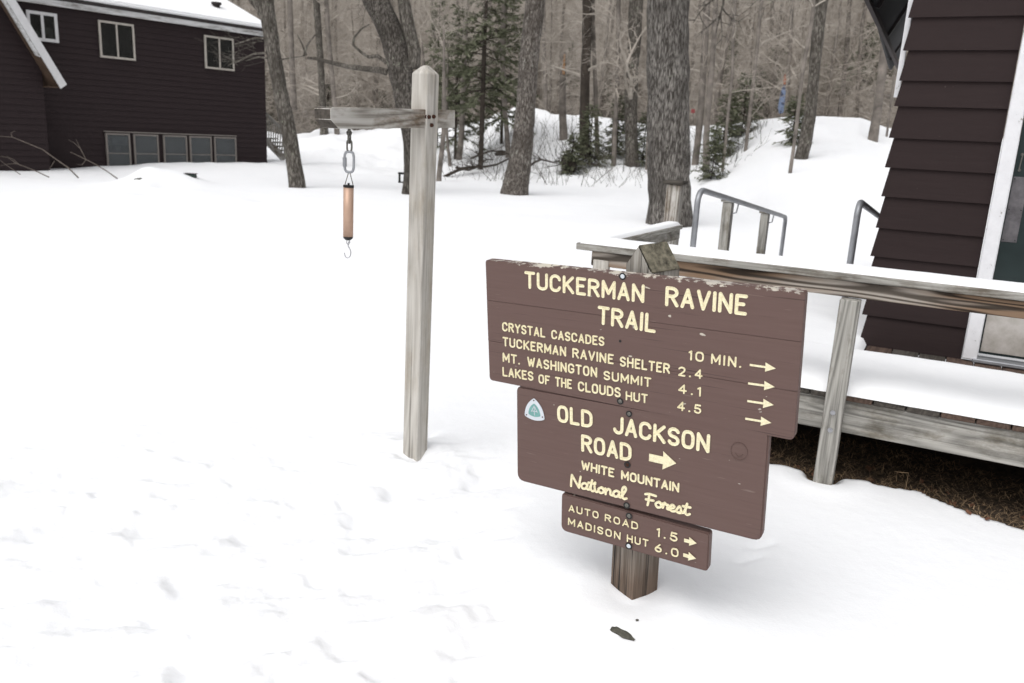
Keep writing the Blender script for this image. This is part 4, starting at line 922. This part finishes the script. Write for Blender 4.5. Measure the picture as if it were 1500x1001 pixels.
big_tree('bare_tree',[(753,285,40),(757,262,36),(762,235,32),(766,205,30),(769,170,27),(772,130,26),(774,90,26),(780,40,27),(785,0,26)],'thick scaly grey-brown trunk between the scale post and the broad tree',M_['barkpink'],M_['bark'],h=11,limbs=8,low=4.4)
big_tree('bare_tree',[(981,330,66),(981,300,60),(980,260,58),(979,200,57),(979,120,56),(978,60,55),(978,0,55)],'broad straight grey trunk with furrowed bark behind the deck rail',M_['barkbig'],M_['bark'],h=12,limbs=6,low=4.6,sides=26)
big_tree('bare_tree',[(1167,264,21),(1172,240,19),(1178,215,18),(1184,185,17),(1189,150,15),(1192,110,14),(1197,60,16),(1203,0,17)],'slender curved grey tree on the snow slope left of the cabin',M_['bark'],M_['bark'],Y=27,h=11,limbs=8,low=5)
big_tree('bare_tree',[(1278,206,14),(1283,180,12),(1288,140,11),(1293,95,11),(1298,50,11),(1302,0,11)],'pale straight tree just left of the cabin wall',M_['barkfar'],M_['twig'],h=12,limbs=6,low=5)
def stub_extra(m,Yb,sc): pass
tt=big_tree('broken_trunk',[(826,206,12),(824,170,10),(824,130,9),(825,100,8),(826,77,8)],'broken dead trunk with a raw orange top in the wood edge',M_['barkfar'],None,h=None,limbs=0)
q=ony(826,97,hit(826,206)[1]-.12); m=MB(); m.tube([q-zz*.35,q+zz*.5],[.08,.04],5); m.build('torn_top',plain('raw_orange_wood',(.38,.2,.08),.8),tt)
mids=[((856,232,15),(856,180,14),(857,120,13),(860,60,13),(860,0,13)),((927,243,21),(925,215,18),(924,160,18),(926,100,18),(930,50,19),(932,0,19)),((899,244,7),(900,200,7),(903,150,6),(905,100,6),(906,40,6)),
 ((1018,241,10),(1022,210,9),(1026,170,9),(1030,110,9),(1033,60,9),(1036,0,10)),((1035,249,10),(1034,215,9),(1036,180,8),(1040,130,8),(1046,60,7)),((475,194,12),(473,160,9),(470,100,9),(466,40,9)),
 ((494,196,8),(490,150,7),(484,90,7),(480,40,6)),((642,266,8),(646,230,7),(650,200,6)),((660,245,5),(656,215,4),(654,190,4)),((672,236,9),(676,200,8),(678,150,7),(680,80,7)),((1058,252,4),(1062,220,4),(1066,170,4),(1073,110,4)),
 ((875,232,6),(874,180,6),(871,100,6),(868,20,6)),((947,250,4),(948,215,4),(951,180,4)),((1092,222,5),(1098,170,5),(1104,120,5),(1110,60,5)),((1157,255,5),(1163,215,5),(1169,165,5),(1176,100,5)),((1299,200,3),(1302,170,3),(1305,150,3)),
 ((745,232,8),(742,190,7),(738,140,7),(735,60,7)),((800,166,6),(798,110,6),(796,50,6)),((620,240,7),(622,190,6),(621,150,6)),((430,150,9),(428,110,8),(426,60,8)),((1230,170,7),(1236,120,6),(1242,50,6)),((1255,172,5),(1258,110,5),(1262,40,5))]
midl=['dark trunk standing left of the low spruces at the wood edge','thick dark trunk just left of the broad furrowed tree','thin trunk between the two dark trunks at the wood edge','left stem of the close pair right of the broad furrowed tree','right stem of the close pair right of the broad furrowed tree','grey tree rising above the left end of the cross arm','thin tree beside the grey one above the cross arm','short thin stem just right of the scale post','very thin bent stem right of the scale post','dark stem behind the right end of the cross arm','very thin sapling right of the close pair of stems','slim trunk between the dark trunk and the thin trunk','thin sapling against the left side of the broad furrowed tree','thin tree on the left shoulder of the snow mound','thin sapling close to the left side of the slender curved tree','thin sapling touching the left edge of the cabin','trunk half hidden left of the thick scaly trunk','slim tree on the snow crest right of the thick scaly trunk','slim stem behind the upright of the scale post','pale tree right of the curved tree by the lodge','slim tree on top of the right snow mound','thin tree on the mound near the cabin wall']
for P_,lb in zip(mids,midl):
    Yv=None
    if P_[0][1]<200: Yv=46
    big_tree('bare_tree',list(P_),lb,M_['barkfar'] if P_[0][2]<12 else M_['barkdark'] if P_[0][0]==856 else M_['bark'],M_['twig'],Y=Yv,h=(5 if P_[-1][1]>140 else 12),limbs=(3 if P_[-1][1]>140 else 8),low=2.6,sides=9,group='individual trees at the wood edge')
# spruces
def spruce_mesh(h,r,seed,lowf=.12,dens=1.0):
    random.seed(seed); m=MB(); tr=MB(); tr.tube([(0,0,-.3),(random.uniform(-.1,.1),0,h*.5),(0,0,h)],[h*.009+.012,h*.007+.008,.008],7)
    z=h*lowf
    while z<h*.98:
        f=1-(z-h*lowf)/(h*(1-lowf)); L=r*(f**.75)+.12; nb=random.randint(4,6)
        for k in range(nb):
            a=random.uniform(0,6.28); LL=L*random.uniform(.55,1.1); el=random.uniform(-.45,.35)+(.3 if f<.3 else 0)
            d=np.array([math.cos(a)*math.cos(el),math.sin(a)*math.cos(el),math.sin(el)]); P=[np.array([0,0,z])+d*LL*t+np.array([0,0,-.10*LL*t*t*2+.10*LL*t**3]) for t in np.linspace(0,1,6)]
            tr.tube(P,np.linspace(.012*LL+.004,.003,6),3,cap=False)
            nt_=int(LL*42*dens)
            for q in range(nt_):
                t=random.uniform(.22,1); i=min(4,int(t*5)); p=P[i]+(P[i+1]-P[i])*(t*5-i); sd=unit(np.cross(d,[0,0,1.]))*random.choice((-1,1))
                dd=unit(d*random.uniform(.4,1)+sd*random.uniform(.2,1)+np.array([0,0,random.uniform(-.7,.35)])); l=random.uniform(.12,.36)*(1-.3*t)*(.6+.4*min(1,r)); wv=unit(np.cross(dd,[random.gauss(0,.4),random.gauss(0,.4),1]))*l*random.uniform(.10,.2)
                e=p+dd*l; mdl=p+dd*l*.5+np.array([0,0,-.02]); m.add([p,mdl+wv,e,mdl-wv],[(0,1,2,3)])
        z+=h*random.uniform(.018,.032)+.03
    return tr.mesh('trunk',M_['barkdark']),m.mesh('crown',M_['needle'])
sp_protos=[spruce_mesh(9,1.9,1,.24,.9),spruce_mesh(6.5,1.5,2,.15,.9),spruce_mesh(2.6,.95,3,.06,.55),spruce_mesh(1.5,.55,4,.05,.7)]
random.seed(21)
def spruce(k,p,label,s=1.0,group=None,name='spruce_tree'):
    t=thing(name,p,label,'tree',group); t.rotation_euler=(0,0,random.uniform(0,6.28)); t.scale=(s,s,s)
    for nm,me in zip(('trunk','crown'),sp_protos[k]):
        o=bpy.data.objects.new(nm,me); COL.objects.link(o); o.parent=t
    return t
def gp_(px,Y_): # ground point under image column at distance Y
    x=(ray(px,200)/ray(px,200)[1])[0]*Y_; return np.array([x,Y_,gz1(x,Y_)])
grp='spruces among the bare trees'
spruce(0,hit(704,248),'tall dark spruce right of the scale post',1.15,grp)
spruce(1,gp_(668,36),'tall spruce behind the cross arm end',.95,grp)
spruce(1,gp_(735,38),'spruce between the tall dark spruce and the scaly trunk',1.1,grp)
spruce(1,gp_(640,41),'spruce left of the tall dark one, half behind the post top',1.05,grp)
spruce(2,gp_(866,34),'low spruce in front of the dark trunk at the wood edge',.95,grp)
spruce(2,gp_(905,36),'low snowy spruce left of the thick dark trunk',1.0,grp)
spruce(2,gp_(1062,33),'low spruce right of the close pair of stems',1.0,grp); spruce(2,gp_(1085,36),'low spruce at the left foot of the snow mound',1.0,grp)
spruce(2,gp_(1048,29.5),'small spruce with sparse boughs in front of the mound',.7,grp)
spruce(3,gp_(1160,30),'little spruce beside the slender curved tree',1.1,grp)
spruce(3,gp_(842,33),'little spruce beside the root stump',1.0,grp)
spruce(2,gp_(944,34),'spruce bough clump against the left of the broad furrowed tree',.8,grp)
spruce(0,gp_(1282,52),'snow-dusted spruce behind the pale tree near the cabin',.8,grp)
for i,(px,Y_,k,s) in enumerate(((405,60,1,.8),(520,62,1,.8),(590,58,1,.9),(1105,50,2,1.3),(1130,52,2,1.5),(1215,54,2,1.4),(1250,56,2,1.4),(1060,60,1,.7),(1175,58,1,.6),(560,56,2,1.4),(480,60,2,1.4),(880,56,1,.6),(830,60,1,.6))):
    spruce(k,gp_(px,Y_),'distant green spruce in the dense wood',s,'distant spruces in the dense wood')
# root stump at the wood edge
q=hit(834,250); t=thing('uprooted_stump',q,'dark uprooted stump with spiky roots at the wood edge','stump')
m=MB(); Yq=q[1]; c=ony(834,238,Yq); m.tube([c-np.array([0,0,.55]),c,c+np.array([-.05,-.1,.28])],[.28,.36,.22],10,jit=.2); m.build('root_ball',M_['barkdark'],t)
m=MB()
for i in range(13):
    a=random.uniform(-.3,3.4); branch(m,c,np.array([math.cos(a),random.uniform(-.5,.5),math.sin(a)]),random.uniform(.5,1.5),.022,1,4,0,.5,3,4)
m.build('roots',M_['barkdark'],t)
# sparse brush along the wood edge, fallen limbs and rocks
m=MB()
for i in range(420):
    px=random.choice([random.uniform(640,960),random.uniform(960,1120),random.uniform(690,940)]); Y_=random.uniform(30,40); p=gp_(px,Y_); a=random.uniform(0,6.28)
    branch(m,p-zz*.05,np.array([math.cos(a)*.5,math.sin(a)*.5,random.uniform(.5,1.5)]),random.uniform(.3,1.5),random.uniform(.006,.014),1,3,0,.6,3,3)
tag(m.build('edge_brush',M_['bark']),'sparse bare brush poking out of the snow along the wood edge','brush',kind='stuff')
for (x0,y0,x1,y1,r_,lb) in ((640,262,745,232,.07,'snow-laid fallen limb leaning between the tall spruce and the scaly trunk'),(668,250,722,236,.05,'short fallen limb at the foot of the tall spruce'),(690,228,770,222,.04,'thin fallen limb crossing behind the scaly trunk'),(765,245,820,232,.05,'fallen limb lying left of the uprooted stump')):
    Yv=31.5; a,b=ony(x0,y0,Yv),ony(x1,y1,Yv+1.5); t=thing('fallen_limb',a,lb,'branch'); m=MB(); P=[a+(b-a)*f+np.array([0,0,.12*math.sin(f*7+x0)]) for f in np.linspace(0,1,7)]; m.tube(P,np.linspace(r_,r_*.5,7),6)
    for j in range(7): branch(m,P[random.randint(1,6)],np.array([random.gauss(0,1),random.gauss(0,.5),random.uniform(.1,1)]),random.uniform(.4,1.1),.018,1,3,0,.6,3,3)
    m.build('limb',M_['barkdark'],t)
for (px,py,sx,sz_,lb) in ((430,186,.40,.2,'dark rock on the slope just right of the curved tree by the lodge'),(735,226,.3,.16,'dark rock under snow at the foot of the scaly trunk'),):
    p=hit(px,py); chunk('rock',p,sx,sx*.8,sz_,M_['barkdark'],lb,'rock')
# blue flag on the mound
q=hit(1146,171); q=gp_(1146,38.2) if q[1]>45 else q; Yq=q[1]
t=thing('furled_flag',ony(1144,171,Yq),'blue spotted furled flag with an orange tip on the snow mound','flag')
m=MB(); m.tube([ony(1142.5,172,Yq),ony(1145,150,Yq),ony(1147.5,128,Yq),ony(1149.5,110,Yq)],.025,6); m.build('pole',M_['barkdark'],t)
k=NT('blue_spotted_cloth'); nz=k.noise(k.co((1,1,1)),3.2,2); M_['blue']=k.out(k.ramp(nz,[(.47,(.04,.05,.09)),(.55,(.16,.21,.32))]),.8)
m=MB(); m.tube([ony(1144,166,Yq),ony(1144.2,158,Yq),ony(1146,146,Yq),ony(1147.5,135,Yq),ony(1149,125,Yq)],[.09,.15,.13,.10,.05],10,jit=.1); m.build('cloth',M_['blue'],t,smooth=True)
m=MB(); m.tube([ony(1149,124,Yq),ony(1149.5,117,Yq),ony(1150,109,Yq)],[.05,.07,.02],8); m.build('tip',plain('orange_cloth',(.30,.11,.06),.7),t)
q=ony(1015,163,44); t=thing('trail_marker',gp_(1015,44),'small red marker on a thin stake behind the close pair of stems','marker')
m=MB(); m.tube([gp_(1015,44),q+zz*.1],.02,6); m.build('stake',M_['barkfar'],t); board('plate',q+np.array([-.1,-.03,-.1]),*I3,.2,.02,.2,plain('red_marker',(.25,.06,.06),.6),t,.005)
# bare branches poking from the snow by the lodge
def snowbranch(L_,label,r=.03,kids=()):
    r*=.62
    Yv=hit(L_[0][0],min(L_[0][1],262))[1]; f=lambda x,y:ony(x,y,min(Yv,21)); P=[f(*p) for p in L_]; t=thing('bare_branch',P[0],label,'branch','bare branches poking out of the snow by the lodge')
    m=MB(); m.tube(P,np.linspace(r,r*.4,len(P)),6,cap=False)
    for kd in kids: m.tube([f(*p) for p in kd],np.linspace(r*.6,r*.2,len(kd)),5,cap=False)
    m.build('stem',M_['twigL'],t)
M_['twigL']=plain('pale_shrub_bark',(.12,.10,.085),.9,var=.3,sc=9)
snowbranch([(115,261),(100,246),(80,232),(62,219),(40,210),(18,201),(0,200)],'long bare branch arching left out of the snow before the lodge',.028,[[(80,236),(75,244),(70,252)],[(18,201),(16,195),(22,192)]])
snowbranch([(172,262),(155,250),(138,240),(120,231),(103,223)],'bare branch with a fork pointing up left near the lodge windows',.026,[[(126,234),(118,218),(108,209),(100,205)],[(126,234),(120,242),(112,241)],[(121,225),(116,214),(111,204)]])
snowbranch([(72,260),(55,252),(38,245),(24,240),(12,231),(0,229)],'low bare branch at the left edge with two prongs',.022,[[(24,240),(15,240),(0,243)],[(30,243),(20,234),(10,229)]])
snowbranch([(30,256),(15,246),(0,235)],'short thin branch in the left corner by the snow',.016)
# ------------------------------------------------------------------ dense wood on the hillside
def wood_proto(h,seed):
    random.seed(seed); tr=MB(); P=[np.array([0,0,-.5])]; d=unit([random.gauss(0,.05),random.gauss(0,.05),1])
    while P[-1][2]<h: d=unit(d+np.array([random.gauss(0,.04),random.gauss(0,.04),.15])); P.append(P[-1]+d*h/14)
    Rr=np.linspace(h*.011+.02,.02,len(P)); tr.tube(P,Rr,7); m=MB()
    for i in range(46):
        j=random.randint(1,len(P)-2); a=random.uniform(0,6.28); branch(m,P[j],np.array([math.cos(a),math.sin(a),random.uniform(.15,1.0)]),random.uniform(1.2,3.4)*(1-.4*j/len(P)),Rr[j]*.32,2,3,0,.75,5,4)
    return tr.mesh('trunk',M_['barkfar']),m.mesh('crown',M_['twig'])
wps=[wood_proto(h,40+i) for i,h in enumerate((13,16,11,9,14,7,6,12))]
random.seed(5); cnt=0
def wood_tree(p,k,s,label,group):
    t=thing('bare_tree',p,label,'tree',group); t.rotation_euler=(0,0,random.uniform(0,6.28)); t.scale=(s,s,s)
    for nm,me in zip(('trunk','crown'),wps[k]):
        o=bpy.data.objects.new(nm,me); COL.objects.link(o); o.parent=t
for i in range(285):
    a=math.radians(random.uniform(-33,31)); r=46+100*random.random()**1.35; rcc=float(np.interp(a,_az,_cd))
    if r<rcc+4: r=rcc+4+random.random()*14
    x,y=r*math.sin(a),r*math.cos(a)
    wood_tree((x,y,gz1(x,y)),random.randrange(8),random.uniform(.75,1.2),'leafless grey tree in the dense wood on the hillside','leafless trees of the dense hillside wood')
# underbrush: countless bare twigs filling the wood
m=MB(); VV=[];FF=[];n=0
for i in range(42000):
    a=math.radians(random.uniform(-34,32)); r=44+85*random.random()**1.2; rcc=float(np.interp(a,_az,_cd)); 
    if r<rcc+2.5: r=rcc+2.5+random.random()*6
    VV.append((r*math.sin(a),r*math.cos(a)))
VV=np.array(VV); ZZ=gz(VV[:,0],VV[:,1],False); V3=[];F3=[]
for (x,y),z in zip(VV,ZZ):
    h0=random.uniform(0,1)**1.6*9; p=np.array([x,y,z+h0-.1]); L=random.uniform(.8,3.0); e=random.uniform(-.1,1.4); a=random.uniform(0,6.28); d=np.array([math.cos(a)*math.cos(e),math.sin(a)*math.cos(e),math.sin(e)]); w_=unit(np.cross(d,[random.gauss(0,1),random.gauss(0,1),.3]))*random.uniform(.005,.015)
    q1=p+d*L*.5+np.array([random.gauss(0,.12),random.gauss(0,.12),random.gauss(0,.1)]); q2=p+d*L+np.array([random.gauss(0,.2),random.gauss(0,.2),random.gauss(0,.2)]); w2=unit(np.cross(d,w_))*np.linalg.norm(w_)
    k=len(V3); V3+= [p-w_,p+w_,p+w2,q1-w_*.7,q1+w_*.7,q1+w2*.7,q2]; F3+= [(k,k+1,k+4,k+3),(k+1,k+2,k+5,k+4),(k+2,k,k+3,k+5),(k+3,k+4,k+6),(k+4,k+5,k+6),(k+5,k+3,k+6)]
m.add(V3,F3); tag(m.build('underbrush',M_['twig']),'tangled mass of bare grey-brown twigs filling the hillside wood','underbrush',kind='stuff')
print('objects',len(bpy.data.objects),'tris ~',sum(len(o.data.polygons) for o in bpy.data.objects if o.type=='MESH' and o.data.users==1)*2)
